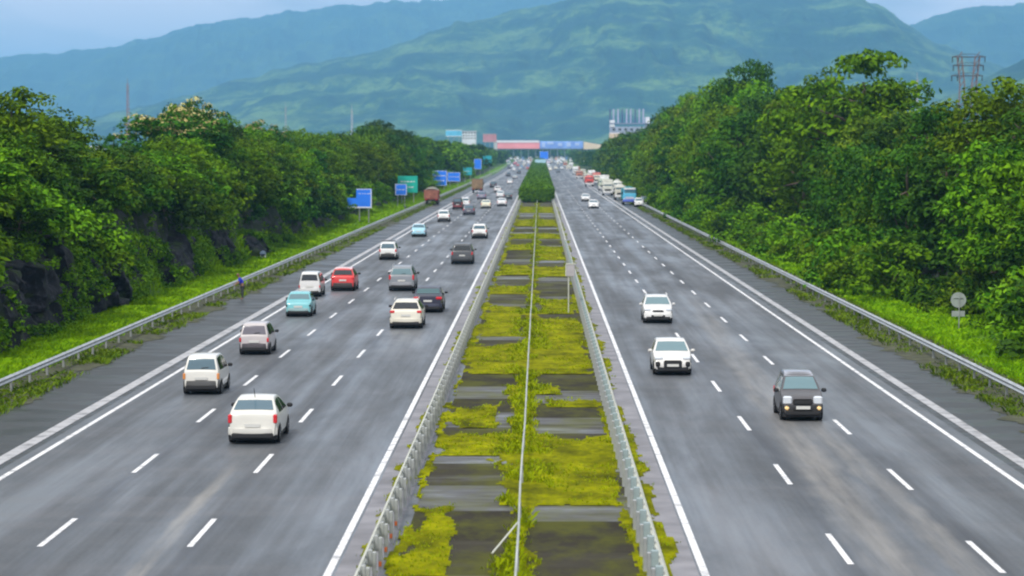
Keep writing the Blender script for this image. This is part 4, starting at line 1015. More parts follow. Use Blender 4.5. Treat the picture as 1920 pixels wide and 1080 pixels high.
def sky_z(X, Y):
    px = VPX + F_PX * X / Y; S = SKL if X < 0 else SKR
    return zat(np.interp(px, [a[0] for a in S], [a[1] for a in S]), Y)
KN = {'a': 'mid green spreading tree', 'b': 'yellow-green leafy tree', 'c': 'upright mid green tree', 'd': 'dense dark green tree', 'f': 'olive green tree', 'g': 'dark tree topped with cream-yellow blossom', 'h': 'narrow dark green tree', 'e': 'tiered tree', 's1': 'mid green bush', 's2': 'yellow-green bush', 's3': 'dark green bush'}
rt = random.Random(21)
def rows(side, sname):
    # two rows of trees and one of bushes, growing sparser with distance
    y = 97.0 if side < 0 else 75.0
    while y < 690:
        step = 7.2 + y * .013
        for row, (x_, frac) in enumerate(((34.5, 1.0), (29.5, .80))):
            X = side * (x_ + rt.uniform(-1.6, 1.6) - ((2.2 if y < 126 else 3.6) if side > 0 else 0)); Y = y + rt.uniform(-1.5, 1.5) + row * 2.4
            g0 = float(zground(X, Y)); zt_ = sky_z(X, Y) if row == 0 else g0 + (sky_z(X, Y) - g0) * frac
            h = (zt_ - g0) * rt.uniform(.86, 1.03); h = max(4.0, min(h, 17))
            k = rt.choices(['a', 'b', 'c', 'd', 'f', 'h'], [5, 3, 5, 5, .6, 4])[0]
            wd = min(max(h * .36, 2.8), 5.2) * rt.uniform(.9, 1.15)
            plant(k, X, Y, h, wd, f'{KN[k]} in the dense belt on the {sname} bank, {"back" if row == 0 else "front"} row', 'tree', f'{KN[k]}s in the {"back" if row == 0 else "front"} row of the {sname} belt', 'tree')
        y += step
    y = 92.0 if side < 0 else 75.0
    while y < 690:
        if side < 0 and y < 205:
            X = -28.6 + rt.uniform(-1.2, .6); h = rt.uniform(1.6, 3.0) if rt.random() < .6 else 3.6
        else: X = side * (26.2 - ((1.0 if 104 < y < 150 else 1.6 if y < 126 else 4.0) if side > 0 else -2.0)) + rt.uniform(-1.0, .8); h = rt.uniform(3.0, 5.4)
        k = rt.choices(['s1', 's2', 's3'], [4, 3, 3])[0]
        plant(k, X, y, h, h * .62, f'{KN[k]} in the thicket at the foot of the {sname} bank', 'bush', f'{KN[k]}es along the {sname} bank', 'bush')
        y += 4.6 + y * .012
rows(-1, 'left'); rows(1, 'right')
yy_ = 88.0
while yy_ < 330:      # scrub hanging over the top of the rock cut
    kx = rt.choices(['s1', 's2', 's3'], [4, 2, 4])[0]; hh_ = rt.uniform(2.6, 4.8)
    plant(kx, -28.0 + rt.uniform(-1.6, .7), yy_, hh_, hh_ * .68, f'{KN[kx]} hanging over the top of the left rock cut', 'bush', f'{KN[kx]}es over the rock cut', 'bush'); yy_ += 3.0
# marked trees of the skyline
def mark(key, px, ptop, X, label, wide, name='tree', base=None):
    Y = X * F_PX / (px - VPX); g0 = float(zground(X, Y)); plant(key, X, Y, zat(ptop, Y) - g0, wide, label, 'tree', None, name)
mark('e', 1620, 90, 30, 'tall tiered tree with open layered branches rising above the right belt', 8.0)
mark('d', 1402, 108, 31, 'dense dark rounded tree rising above the right belt, left of the tiered one', 5.2)
mark('a', 1540, 128, 31, 'tall mid green tree leaning out left of the tiered tree', 4.6); mark('c', 1655, 128, 31, 'mid green tree half hidden behind the tiered tree on its right', 4.2)
mark('c', 1290, 160, 31, 'tall upright tree at the left shoulder of the right belt', 4.4)
mark('a', 1345, 148, 31.5, 'rounded mid green tree between the upright tree and the dark round tree', 4.4)
mark('g', 328, 198, -33, 'broad dark tree with cream-yellow blossom above the left belt', 4.9)
mark('g', 358, 178, -35, 'highest tree of the left belt, crowned with cream-yellow blossom', 3.4)
mark('g', 480, 222, -37, 'blossoming pale yellow-topped tree farther along the left belt', 3.8)
mark('b', 12, 158, -31, 'tall light green tree cut by the left edge of the picture', 3.0)
mark('a', 92, 200, -33, 'broad mid green tree crowning the left bank above the rocks', 3.6)
mark('d', 715, 222, -36, 'dark round tree marking the far end of the left skyline', 5.4)
mark('b', 1905, 140, 31, 'yellow-green tree beside the right edge of the picture', 3.6)
mark('h', 208, 240, -37, 'slim dark conifer-like tree in front of the far white roofs', 1.0)
ORD = ['nearest', 'second', 'third', 'fourth', 'fifth', 'sixth', 'seventh', 'eighth', 'ninth', 'tenth', 'eleventh', 'twelfth', 'thirteenth', 'fourteenth', 'fifteenth', 'sixteenth', 'seventeenth', 'eighteenth', 'nineteenth', 'twentieth']
def landmark(X, Y):
    if X < 0: return 'abreast of the rock cut' if Y < 215 else 'short of the stepped blue board' if Y < 322 else 'abreast of the blue boards' if Y < 600 else 'beyond the brown truck'
    return 'near the round sign' if Y < 150 else 'near the tall tiered tree' if Y < 290 else 'short of the blue truck' if Y < 480 else 'abreast of the parked trucks'
bins = {}
for (r_, key, grp, X, Y) in PLANTS: bins.setdefault((grp, key, landmark(X, Y)), []).append((Y, r_))
for (grp, key, lm), lst in bins.items():
    where = 'in the back row' if 'back row' in grp else 'in the front row' if 'front row' in grp else 'over the rock cut' if 'cut' in grp else 'at the bank foot'
    side = 'left' if lst[0][1].location.x < 0 else 'right'
    for i, (Y, r_) in enumerate(sorted(lst, key=lambda a: a[0])):
        r_['label'] = f'{ORD[i]} {KN[key]} {where}, {side}, {lm}'
# trees farther off merge into one wood on either side
def wood(name, spec, size, seed, m, per=34):
    rs = np.random.default_rng(seed); C = []; rad = []
    for (X, Y, h, wd) in spec:
        n = 16; g0 = float(zground(X, Y)); a = rs.uniform(0, 6.28, n); t = rs.random(n); rr_ = wd * np.sqrt(rs.random(n)) * np.sqrt(1 - (t * .9) ** 2)
        C.append(np.c_[X + rr_ * np.cos(a), Y + rr_ * np.sin(a), g0 + h * (.12 + .76 * t)]); rad.append(rs.uniform(.26, .42, n) * wd)
    V, Fq = leaf_cloud(np.concatenate(C), np.concatenate(rad), per, size, rs, .8); return tag(np_obj(name, V, Fq, m), kind='stuff')
rs_ = random.Random(33)
for side in (-1, 1):
    for m_, sd_, frac in ((M_LEAF, 51, .5), (M_LEAFD, 52, .5)):
        sp_ = []
        for i in range(190):
            Y = 690 + (rs_.random() ** 1.3) * 1560; X = side * rs_.uniform(26, 44 + (Y - 690) * .02)
            if abs(X) < 62 and Y > 2150: continue
            z_ = sky_z(X, Y) - float(zground(X, Y)); h = max(3.5, min(13 if side < 0 else 21, z_ * rs_.uniform(.75, 1.0))); sp_.append((X, Y, h, h * .45))
        wood('distant_wood', sp_, .62, sd_ + side, m_)
for k in range(2):
    sp_ = [(rs_.uniform(-1000, 1000), rs_.uniform(2480, 4300), rs_.uniform(7, 13), rs_.uniform(7, 14)) for i in range(420)]
    wood('valley_wood', sp_, 2.4, 71 + k, M_LEAFD if k else M_LEAF, 14)
sp_ = [(-rs_.uniform(60, 420), rs_.uniform(390, 1950), rs_.uniform(6, 11), rs_.uniform(4, 7)) for i in range(330)] + [(rs_.uniform(60, 420), rs_.uniform(390, 1950), rs_.uniform(6, 11), rs_.uniform(4, 7)) for i in range(220)]
wood('field_wood', sp_, 1.0, 75, M_LEAF, 22)
farb = {}
for o_ in bpy.data.objects:
    if o_.get('category') in ('car', 'bus', 'truck') and ('tiny distant' in o_.get('label', '') or 'small distant' in o_.get('label', '')): farb.setdefault(o_['label'], []).append(o_)
for lb, lst in farb.items():
    if len(lst) > 1:
        for i, o_ in enumerate(sorted(lst, key=lambda a: a.location.y)): o_['label'] = ('nearest ' if i == 0 else ORD[i] + ' nearest ') + lb
# clipped hedge on the median
def hedge():
    rs = np.random.default_rng(61); n = 4200; y = 463.5 * (1875 / 463.5) ** rs.random(n); x = rs.uniform(-3.5, 2.35, n); z = rs.uniform(.4, 2.3, n) ; side = rs.random(n)
    x = np.where(side < .25, -3.45, np.where(side < .5, 2.3, x)); z = np.where(side > .5, 2.35 + .2 * vnoise(x, y * .1, 3), z); fr = rs.random(n) < .07; y = np.where(fr, 463.8, y); z = np.where(fr, rs.uniform(.4, 2.5, n), z); x = np.where(fr, rs.uniform(-3.5, 2.3, n), x)
    V, Fq = leaf_cloud(np.c_[x, y, z + zroad(y)], np.clip(y / 750, .45, 1.8), 22, .30, rs, .7)
    r = empty('hedge', (-.55, 463.5, 0), 0, 'long clipped dark green hedge filling the median toward the toll plaza', 'hedge')
    o = np_obj('foliage', V - np.array([-.55, 463.5, 0]), Fq, M_HEDGE, r)
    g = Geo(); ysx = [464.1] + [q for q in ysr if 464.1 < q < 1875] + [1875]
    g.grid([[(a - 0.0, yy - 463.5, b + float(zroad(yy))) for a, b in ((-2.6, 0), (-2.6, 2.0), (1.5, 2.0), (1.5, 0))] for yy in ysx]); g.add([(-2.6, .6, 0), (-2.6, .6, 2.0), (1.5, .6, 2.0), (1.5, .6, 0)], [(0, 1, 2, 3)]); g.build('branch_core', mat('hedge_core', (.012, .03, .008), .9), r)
hedge()
# cut rock face at the foot of the left bank
def rock_face():
    yy = np.arange(84, 250, .35); hh = np.linspace(-.2, 1, 26); GY, T = np.meshgrid(yy, hh, indexing='ij')
    top = np.interp(GY, [84, 150, 190, 215, 250], [5.2, 4.6, 3.4, 2.6, 1.0]) * (.55 + .75 * fbm(GY * .10, GY * 0, 91, 3))
    def cell(a, b, s):           # blocky offsets, like jointed basalt
        j = (vnoise(a * .6, b * .6, s + 5) - .5) * 1.1; return hash2(np.floor(a + j).astype(np.int64), np.floor(b + j).astype(np.int64), s)
    Z = T * top
    blk = cell(GY * .30, Z * .55, 93) * 1.5 + cell(GY * .8 + 3, Z * 1.3, 94) * .6 + fbm(GY * 1.5, Z * 1.7, 95, 3) * .35
    X = -25.2 - T * 1.4 + .6 * (vnoise(GY * .12, GY * 0, 3) - .5) * -2 + (blk - 1.3) * .9 * np.clip(T * 3, 0, 1) * (1 - np.clip((T - .85) * 5, 0, .9)) - np.clip(T - .9, 0, 1) * 14
    tag(grid_obj('rock_face', X, GY, Z, M_ROCK, smooth=False), kind='structure')
    rs = np.random.default_rng(96); n = 8500; i = rs.integers(0, len(yy), n); j = (26 * rs.random(n) ** .7).astype(int)
    y_, z_, x_ = GY[i, j], Z[i, j], X[i, j]; k = fbm(y_ * .16, z_ * .45, 97, 3) > .41; P = np.c_[x_, y_, z_][k]
    for m_, sl, nm in ((M_LEAF, slice(0, None, 2), 'bank_creepers'), (M_LEAFY, slice(1, None, 2), 'bank_creepers')):
        Q = P[sl]; V, Fq = leaf_cloud(Q, rs.uniform(.25, .6, len(Q)), 24, .12, rs, .8); tag(np_obj(nm, V, Fq, m_), kind='stuff')
rock_face()
# boulders and cut rock of the left bank
def boulder(px, py, X, sx, sy, sz, seed, label):
    Y = X * F_PX / (px - VPX); z = zat(py, Y); rs = np.random.default_rng(seed)
    import bmesh
    bm = bmesh.new(); bmesh.ops.create_icosphere(bm, subdivisions=4, radius=1.0)
    pl = rs.normal(size=(16, 3)); pl /= np.linalg.norm(pl, axis=1)[:, None]; off = rs.uniform(.45, .92, 16)
    for v in bm.verts:
        c = np.array(v.co)
        for n_, o_ in zip(pl, off):
            d_ = c @ n_ - o_
            if d_ > 0: c = c - n_ * d_ * .92
        c = c * (1 + .10 * (float(fbm(c[0] * 3 + seed, c[1] * 3 + c[2] * 2, seed, 3)) - .5)); v.co = c * np.array([sx, sy, sz])
    me = bpy.data.meshes.new('boulder'); bm.to_mesh(me); bm.free(); me.materials.append(M_ROCK); me.polygons.foreach_set('use_smooth', [True] * len(me.polygons)); me.set_sharp_from_angle(angle=R(24))
    o = bpy.data.objects.new('boulder', me); col.objects.link(o); o.location = (X, Y, z); o.rotation_euler = (0, 0, rs.uniform(0, 3)); tag(o, label, 'rock', 'boulders of the left bank')
boulder(60, 612, -27.0, 1.3, 1.3, 1.1, 1, 'lowest purplish boulder at the foot of the left bank')
boulder(112, 578, -27.6, 1.9, 1.7, 1.5, 2, 'largest blue-grey boulder on the left bank above the grass')
boulder(88, 548, -28.6, 1.1, 1.2, 1.1, 3, 'pale-topped boulder behind the largest blue-grey one')
boulder(150, 452, -31.0, 1.9, 1.8, 1.8, 4, 'dark rock high on the left bank below the trees')
boulder(18, 500, -29.8, 1.6, 1.5, 1.6, 5, 'dark rock at the left edge of the picture')
boulder(45, 560, -28.3, 1.2, 1.2, 1.0, 6, 'small rock between the edge rock and the lowest boulder')
boulder(195, 552, -28.2, 1.3, 1.3, 1.4, 7, 'dark rock to the right of the largest boulder')
boulder(222, 568, -27.4, .7, .8, .8, 8, 'small light grey rock nearest the bush above the guardrail')
boulder(165, 505, -29.6, 1.2, 1.3, 1.3, 9, 'rock half covered by vines above the largest boulder')
boulder(395, 470, -27.6, 2.6, 2.2, 1.9, 10, 'dark overhanging rock farther along the left bank')
boulder(440, 482, -26.8, 1.2, 1.4, 1.0, 12, 'low dark rock right of the overhanging one')
boulder(5, 440, -31.5, 1.6, 1.6, 1.6, 13, 'rock high at the left edge under the tall light green tree')
for (px, Y, h, k, lb) in ((150, 140, 1.1, 's3', 'small dark bush alone in the bright grass left of the rail'), (262, 168, 1.5, 's1', 'bush in the grass below the small light grey rock')):
    plant(k, xat(px, Y) + 1.2, Y, h, h * .6, lb, 'bush', None, 'bush')
# trailing vines and saplings over the rock faces
def cover(name, n, xr, yr, seed, m, size, rad=.5):
    rs = np.random.default_rng(seed); x = rs.uniform(*xr, n); y = yr[0] * (yr[1] / yr[0]) ** rs.random(n); k = fbm(x * .35, y * .22, seed, 3) > .47; x, y = x[k], y[k]
    V, Fq = leaf_cloud(np.c_[x, y, zground(x, y) + .1], rs.uniform(.25, rad, len(x)), 26, size, rs, .8); return tag(np_obj(name, V, Fq, m), kind='stuff')
cover('bank_creepers', 1500, (-32, -25.6), (95, 495), 81, M_LEAF, .14, .7)
cover('bank_creepers', 800, (-32, -25.8), (95, 495), 82, M_LEAFY, .13, .6)
cover('bank_creepers', 900, (23, 34), (80, 495), 83, M_LEAFD, .14, .7)
cover('bank_creepers', 700, (22, 34), (80, 495), 84, M_LEAF, .14, .7)

# ------------------------------------------------------------------ toll plaza and far structures
def plaza():
    Y = 2250.; z0 = float(zroad(Y)); r = empty('toll_plaza', (10, Y, z0), 0, 'long toll plaza canopy with red, blue and cream sections across the highway', 'toll plaza')
    def X(px): return xat(px, Y) - 10
    def Zz(py): return zat(py, Y) - z0
    dep = 14
    def sec(a, b, top, bot, m, nm): return Geo().box(((X(a) + X(b)) / 2, 0, (Zz(top) + Zz(bot)) / 2), (X(b) - X(a) - .1, dep, Zz(top) - Zz(bot)), bev=.3).build(nm, m, r)
    red = mat('coral_red_fascia', (.95, .32, .34), .5, var=.12, vscale=.1); blu = mat('blue_fascia', (.22, .38, .95), .5, var=.3, vscale=.12); crm = mat('cream_fascia', (.80, .64, .46), .5, var=.12, vscale=.1)
    a = sec(933, 1012, 266, 279, red, 'red_fascia'); Geo().box(((X(930) + X(1011)) / 2, -dep / 2 - .2, Zz(265.5)), (X(1011) - X(930), .5, 2.0)).build('white_band', M_SWHITE, a)
    b = sec(1012, 1093, 265, 279, blu, 'blue_fascia'); g = Geo()
    for k, (p0, p1, q0, q1) in enumerate(((1016, 1022, 267, 276), (1026, 1038, 266, 271), (1046, 1054, 268, 274), (1062, 1070, 267, 275), (1078, 1086, 268, 273))): g.box(((X(p0) + X(p1)) / 2, -dep / 2 - .15, (Zz(q0) + Zz(q1)) / 2), (X(p1) - X(p0), .4, Zz(q0) - Zz(q1)), bev=.1)
    g.build('pale_panels', mat('pale_blue_panel', (.42, .55, .86), .5), b)
    c = Geo(); x0, x1 = X(1094), X(1136); c.add([(x0, -dep / 2, Zz(280)), (x0 + (x1 - x0) * .55, -dep / 2, Zz(279)), (x1, -dep / 2, Zz(275)), (x1, -dep / 2, Zz(273)), (x0, -dep / 2, Zz(266)), (x0, dep / 2, Zz(280)), (x0 + (x1 - x0) * .55, dep / 2, Zz(279)), (x1, dep / 2, Zz(275)), (x1, dep / 2, Zz(273)), (x0, dep / 2, Zz(266))],
        [(0, 1, 2, 3, 4), (9, 8, 7, 6, 5), (0, 5, 6, 1), (1, 6, 7, 2), (2, 7, 8, 3), (3, 8, 9, 4), (4, 9, 5, 0)]).build('cream_fascia', crm, r)
    sec(926, 933, 266, 284, mat('grey_end_block', (.5, .52, .5), .7), 'end_block')
    sec(930, 1100, 279.3, 280.6, mat('canopy_soffit', (.16, .17, .17), .7), 'soffit')
    for i in range(13):
        x = X(936) + i * (X(1100) - X(936)) / 12
        Geo().tube([(x, 0, 0), (x, 0, Zz(280))], .45, 10).build('column', M_GALV, r, smooth=True)
        bt = Geo().box((x + 1.6, -3, 1.5), (1.8, 3, 2.8), bev=.1).build('booth', mat('booth_paint', random.choice([(.7, .7, .7), (.6, .5, .3), (.2, .35, .6)]), .6), r)
        Geo().box((x + 1.6, -4.52, 1.9), (1.2, .06, .9)).build('booth_window', M_GLASS, bt)
plaza()
def building(name, px0, px1, py0, py1, Y, depth, m, label, cat, cols=4, rows_=2, group=None, zb=None):
    x0, x1 = xat(px0, Y), xat(px1, Y); xc = (x0 + x1) / 2; z0 = float(zground(xc, Y)); top = zat(py0, Y) - z0
    r = empty(name, (xc, Y, z0), 0, label, cat, group); w_ = x1 - x0
    Geo().box((0, 0, top / 2 - .5), (w_, depth, top + 1.0 - .0), bev=.1).build('walls', m, r)
    Geo().box((0, 0, top + .2), (w_ + 1.0, depth + 1.0, .4), bev=.05).build('roof', M_SWHITE, r)
    vis0 = zat(py1, Y) - z0
    for i in range(cols):
        for j in range(rows_):
            zz = vis0 + (top - vis0) * (j + .5) / rows_; x = -w_ / 2 + w_ * (i + .5) / cols
            f_ = Geo().box((x, -depth / 2 - .02, zz), (w_ / cols * .55, .12, (top - vis0) / rows_ * .55), bev=.01).build('window', M_SGREY, r)
            Geo().box((x, -depth / 2 - .09, zz), (w_ / cols * .45, .04, (top - vis0) / rows_ * .45)).build('pane', M_GLASS, f_)
    return r
MB = mat('white_render', (.70, .74, .76), .7, var=.1, vscale=.2); MBb = mat('sky_blue_render', (.12, .50, .75), .6, var=.15, vscale=.2)
building('building', 867, 893, 247, 262, 1950, 12, MB, 'small white building right of the bright blue hoarding above the left trees', 'building', 5, 3)
building('building', 150, 205, 277, 290, 630, 8, MB, 'low white-roofed shed seen through the gap in the left trees', 'building', 3, 1)
building('building', 245, 290, 314, 330, 345, 6, MB, 'low white-roofed house partly hidden below the blossoming dark tree', 'building', 3, 1)
def hoarding(px0, px1, py0, py1, Y, m, label, trim=M_SWHITE, shapes=()):
    x0, x1 = xat(px0, Y), xat(px1, Y); xc = (x0 + x1) / 2; z0 = float(zground(xc, Y)); zt_, zb = zat(py0, Y) - z0, zat(py1, Y) - z0; w_ = x1 - x0
    r = empty('billboard', (xc, Y, z0), 0, label, 'billboard'); p_ = Geo().box((0, 0, (zt_ + zb) / 2), (w_, .5, zt_ - zb), bev=.05).build('board', m, r)
    g = Geo(); g.box((0, -.27, zt_ - .25), (w_, .06, .4)); g.box((0, -.27, zb + .25), (w_, .06, .4)); g.build('frame', trim, p_)
    if shapes:
        g = Geo()
        for (a, b, c, d) in shapes: g.box(((a - .5) * w_, -.29, zb + b * (zt_ - zb)), (c * w_, .05, d * (zt_ - zb)), bev=.01)
        g.build('graphic', shapes_m, p_)
    for s in (-.35, 0, .35): Geo().tube([(s * w_, .5, 0), (s * w_, .5, zt_ - .3)], .22, 8).build('post', M_GALVOLD, r, smooth=True)
shapes_m = mat('brown_print', (.42, .16, .08), .6)
hoarding(836, 866, 244, 256, 1875, MBb, 'bright sky-blue billboard above the left trees')
hoarding(906, 931, 251, 267, 2130, mat('dull_red_board', (.50, .22, .24), .6, var=.2, vscale=.2), 'dull red billboard left of the plaza canopy', M_SGREY)
hoarding(1142, 1165, 249, 273, 1350, mat('cream_print', (.72, .56, .40), .6, var=.15, vscale=.3), 'cream and brown billboard right of the plaza canopy', M_SWHITE, [(.62, .5, .28, .3), (.9, .6, .12, .5), (.3, .25, .3, .12)])
def tower_block():
    Y = 1725.; x0, x1 = xat(1143, Y), xat(1219, Y); xc = (x0 + x1) / 2; z0 = float(zground(xc, Y)); w_ = x1 - x0
    r = empty('unfinished_building', (xc, Y, z0), 0, 'unfinished pale building with a row of bare columns rising above the right trees', 'building')
    def Zz(py): return zat(py, Y) - z0
    def X(px): return xat(px, Y) - xc
    Geo().box((0, 0, Zz(238) / 2), (w_, 16, Zz(238)), bev=.1).build('walls', mat('pale_lilac_render', (.32, .36, .48), .7, var=.2, vscale=.3), r)
    Geo().box((0, 0, Zz(232)), (w_ + .6, 16.6, .8)).build('floor_slab', mat('dark_slab', (.22, .26, .38), .7), r)
    for i, px in enumerate((1143, 1150, 1158, 1166, 1174, 1182, 1190, 1198, 1205)):
        Geo().box((X(px), -5 + (i % 2) * 5, (Zz(205) + Zz(232)) / 2), (1.0, 1.0, Zz(205) - Zz(232)), bev=.05).build('column', mat('lilac_column', (.42, .42, .60), .7) if i % 3 else mat('bare_column', (.06, .09, .2), .7), r)
    Geo().box((X(1213), 0, (Zz(220) + Zz(240)) / 2), (3.2, 5, Zz(220) - Zz(240)), bev=.1).build('water_tank', M_SWHITE, r)
    Geo().box((X(1147), -6, (Zz(226) + Zz(240)) / 2), (3.5, 4, Zz(226) - Zz(240)), bev=.1).build('stair_head', M_SWHITE, r)
    for i in range(6): f_ = Geo().box((X(1150 + i * 11), -8.05, Zz(243)), (2.2, .2, 1.8), bev=.02).build('window', M_SGREY, r); Geo().box((X(1150 + i * 11), -8.18, Zz(243)), (1.8, .1, 1.4)).build('pane', M_GLASS, f_)
tower_block()
# transmission pylon with twin legs
def pylon():
    Y = 450.; xc = xat(1811, Y); z0 = float(zground(xc, Y)); r = empty('power_pylon', (xc, Y, z0), 0, 'twin-legged power pylon with three crossarms behind the right belt', 'pylon')
    def X(px): return xat(px, Y) - xc
    def Zz(py): return zat(py, Y) - z0
    MP = mat('rusty_lattice', (.22, .16, .16), .7, var=.3, vscale=1)
    for sx in (-1, 1):
        g = Geo(); cx = X(1811 + sx * 17); base = X(1811 + sx * 11); hw = .42
        for a in (-1, 1):
            for b in (-1, 1): g.tube([(cx * .8 + a * 1.0, b * 1.0, 0), (base + a * hw, b * hw, Zz(160)), (cx + a * hw, b * hw, Zz(106))], .07, 5)
        zz = 1.0; k = 0
        while zz < Zz(107):
            t = min(1, zz / Zz(160)); q = 1.0 * (1 - t) + hw * t; c0 = cx * .8 * (1 - t) + base * t if zz < Zz(160) else base + (cx - base) * (zz - Zz(160)) / (Zz(106) - Zz(160))
            for b in (-1, 1): g.tube([(c0 - q, b * q, zz), (c0 + q, b * q, zz + 1.3)], .04, 4)
            zz += 1.3; k += 1
        g.build('leg', MP, r)
    for (py, a, b) in ((108, 1780, 1843), (124, 1782, 1840), (143, 1779, 1838)):
        g = Geo(); g.tube([(X(a), 0, Zz(py)), (X(b), 0, Zz(py))], .12, 6); g.tube([(X(a), 0, Zz(py)), (X(a) + 2, 0, Zz(py) + .5), (X(b) - 2, 0, Zz(py) + .5), (X(b), 0, Zz(py))], .06, 5)
        ca = g.build('crossarm', mat('dark_steel_arm', (.06, .09, .12), .6), r)
        for t in (.02, .2, .8, .98): x = X(a) + (X(b) - X(a)) * t; Geo().tube([(x, 0, Zz(py)), (x, 0, Zz(py) - 1.0)], .09, 6).build('insulator', M_BLACK, ca)
pylon()
def mast(px, ptop, Y, label, wd=.9, c=(.30, .16, .16)):
    xc = xat(px, Y); z0 = float(zground(xc, Y)); H_ = zat(ptop, Y) - z0; r = empty('radio_mast', (xc, Y, z0), 0, label, 'mast')
    g = Geo(); mm = mat('mast_paint', c, .7, var=.4, vscale=.15)
    for a in range(3):
        t = 2 * math.pi * a / 3; g.tube([(wd * 1.6 * math.cos(t), wd * 1.6 * math.sin(t), 0), (wd * .6 * math.cos(t), wd * .6 * math.sin(t), H_)], .14, 5)
    zz = 0; k = 0
    while zz < H_ - 2:
        for a in range(3):
            t = 2 * math.pi * a / 3; t2 = t + 2 * math.pi / 3; q = wd * (1.6 - 1.0 * zz / H_); g.tube([(q * math.cos(t), q * math.sin(t), zz), (q * math.cos(t2), q * math.sin(t2), zz + 2)], .08, 4)
        zz += 2.0
    g.build('lattice', mm, r); Geo().tube([(0, 0, H_ - .5), (0, 0, H_ + 3)], .1, 6).build('antenna', mm, r)
mast(240, 157, 1350, 'tall reddish lattice mast beyond the left trees')
mast(536, 200, 1650, 'faint grey mast left of the mast nearest the middle', .6, (.35, .38, .42))
mast(660, 206, 1650, 'faint pale mast beyond the left trees, the one nearest the middle', .7, (.5, .48, .5))
mast(1716, 150, 1050, 'thin pale mast rising between the tiered tree and the power pylon', .5, (.5, .5, .5))

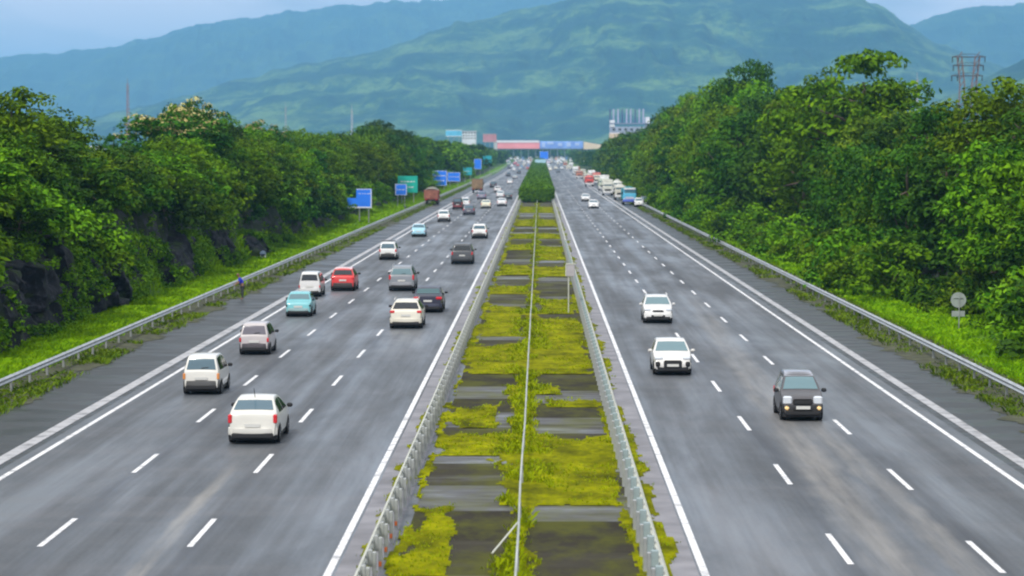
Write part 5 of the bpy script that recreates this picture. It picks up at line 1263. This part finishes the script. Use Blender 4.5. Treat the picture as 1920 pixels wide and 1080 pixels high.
# ------------------------------------------------------------------ hills
def hillmat(name, c1, c2, c3, sx=.0040):
    k = NT(name); P = k.obj(); X, Y, Z = k.sep(P)
    big = k.noise(k.map(P, (sx, sx * .7, sx * 3.0)), 1, 9, .72, .35); band = k.noise(k.map(P, (.0016, .0016, .022), (3, 1, 5)), 1, 5, .6, .4)
    c = k.ramp(big, [(.42, c1), (.5, c2), (.57, c3)]); c = k.mix(k.ramp(band, [(.48, 0.), (.62, .5)]), c, c1)
    fn = k.noise(k.map(P, (.022, .010, .045)), 1, 6, .8); c = k.mix(k.ramp(fn, [(.42, .6), (.54, 0.)]), c, c1)
    k.l(c, k.b.inputs['Base Color']); k.b.inputs['Roughness'].default_value = .95; k.b.inputs['Specular IOR Level'].default_value = .1
    k.bump(k.noise(P, .02, 6, .7), .9, 25)
    return k.m
def hill(name, ridge, Dr, Df, m, seed, Db=None, rough=1.0):
    NP = 620; px = np.linspace(ridge[0][0], ridge[-1][0], NP); ry = np.interp(px, [a[0] for a in ridge], [a[1] for a in ridge])
    k_ = np.ones(19) / 19; ry = np.convolve(np.pad(ry, 9, 'edge'), k_, 'valid')
    H_ = zat(ry, Dr) + (fbm(px * .035, px * 0, seed, 4) - .5) * Dr * .0027 * rough; Db = Db or Dr * 1.25
    t = np.concatenate([np.linspace(0, 1, 200), 1 + np.linspace(.05, 1, 10)]); T, I = np.meshgrid(t, np.arange(NP), indexing='ij')
    D = np.where(T <= 1, Df + (Dr - Df) * T, Dr + (Db - Dr) * (T - 1)); tt = np.clip(T, 0, 1)
    prof = np.where(T <= 1, .38 * tt + .62 * tt ** 2 * (3 - 2 * tt), 1 - (T - 1) * .9)
    X = (px[I] - VPX) / F_PX * D; spur = (fbm(X / 300 + .3 * T, D / 1350, seed + 3, 5) - .5) * .42 * np.sin(np.clip(tt, 0, 1) * math.pi) * rough
    gul = 1 - np.abs(fbm(X / 170 + .6 * T, D / 700, seed + 8, 5) * 2 - 1) * 1.6; spur = spur + (gul - .6) * .10 * np.sin(np.clip(tt, 0, 1) * math.pi) * rough + (fbm(X / 28, D / 60, seed + 11, 3) - .5) * .018
    Z = H_[I] * (prof + spur); cl = 16 * np.floor(Z / 60) ; Z = Z + 7 * np.sin(Z / 60 * 2 * math.pi) * np.sin(np.clip(tt, 0, 1) * math.pi) - 3
    o = grid_obj(name, X, D, Z, m); return tag(o, kind='structure')
HA = hillmat('haze_green_hill', (.014, .062, .068), (.036, .105, .070), (.130, .235, .095)); HB = hillmat('haze_blue_hill', (.02, .07, .07), (.03, .09, .07), (.06, .13, .07))  # forest greens tinted bluer, so the colour itself carries some distance haze
hill('hills_far', [(-500, 130), (-200, 118), (0, 106), (100, 98), (200, 88), (300, 68), (360, 48), (430, 40), (520, 25), (650, 10), (800, 2), (900, -10), (1100, -20), (1400, -10)], 12000, 8300, HB, 3, 14000)
hill('hills_right', [(1500, 150), (1600, 90), (1660, 62), (1705, 44), (1750, 30), (1800, 16), (1835, 10), (1920, 8), (2100, 15), (2500, 40)], 10000, 7700, HB, 7, 12000)
hill('hills_near', [(-500, 276), (-100, 262), (100, 236), (200, 214), (330, 182), (430, 154), (520, 128), (640, 108), (720, 90), (800, 64), (880, 40), (960, 20), (1040, 5), (1100, -10), (1300, -16), (1500, -12), (1630, 0), (1690, 40), (1740, 78), (1850, 120), (2100, 170), (2500, 230)], 7050, 4400, HA, 5, 8200, 1.0)
hill('hills_low', [(1640, 235), (1720, 200), (1800, 168), (1860, 136), (1920, 108), (2100, 60), (2500, 50)], 4350, 3300, HA, 9, 5100, .6)

# ------------------------------------------------------------------ haze
hz_ = Geo().box((0, 10400, 423), (36000, 21600, 856)); hz = hz_.build('haze', mat('haze', (1, 1, 1)))
tag(hz, kind='stuff'); hm = hz.data.materials[0]; hn = hm.node_tree; hn.nodes.clear()
ho = hn.nodes.new('ShaderNodeOutputMaterial'); hv = hn.nodes.new('ShaderNodeVolumePrincipled')
hv.inputs['Color'].default_value = (.27, .61, 1.0, 1); hv.inputs['Density'].default_value = .000108; hv.inputs['Anisotropy'].default_value = 0.0
hn.links.new(hv.outputs[0], ho.inputs['Volume'])
for o in list(bpy.data.objects):
    if 'len' in o: del o['len']
for k, q in PROTO.items():
    if not q['used']:
        for a in ('crown', 'trunk', 'flower'):
            if q[a]: bpy.data.objects.remove(q[a])
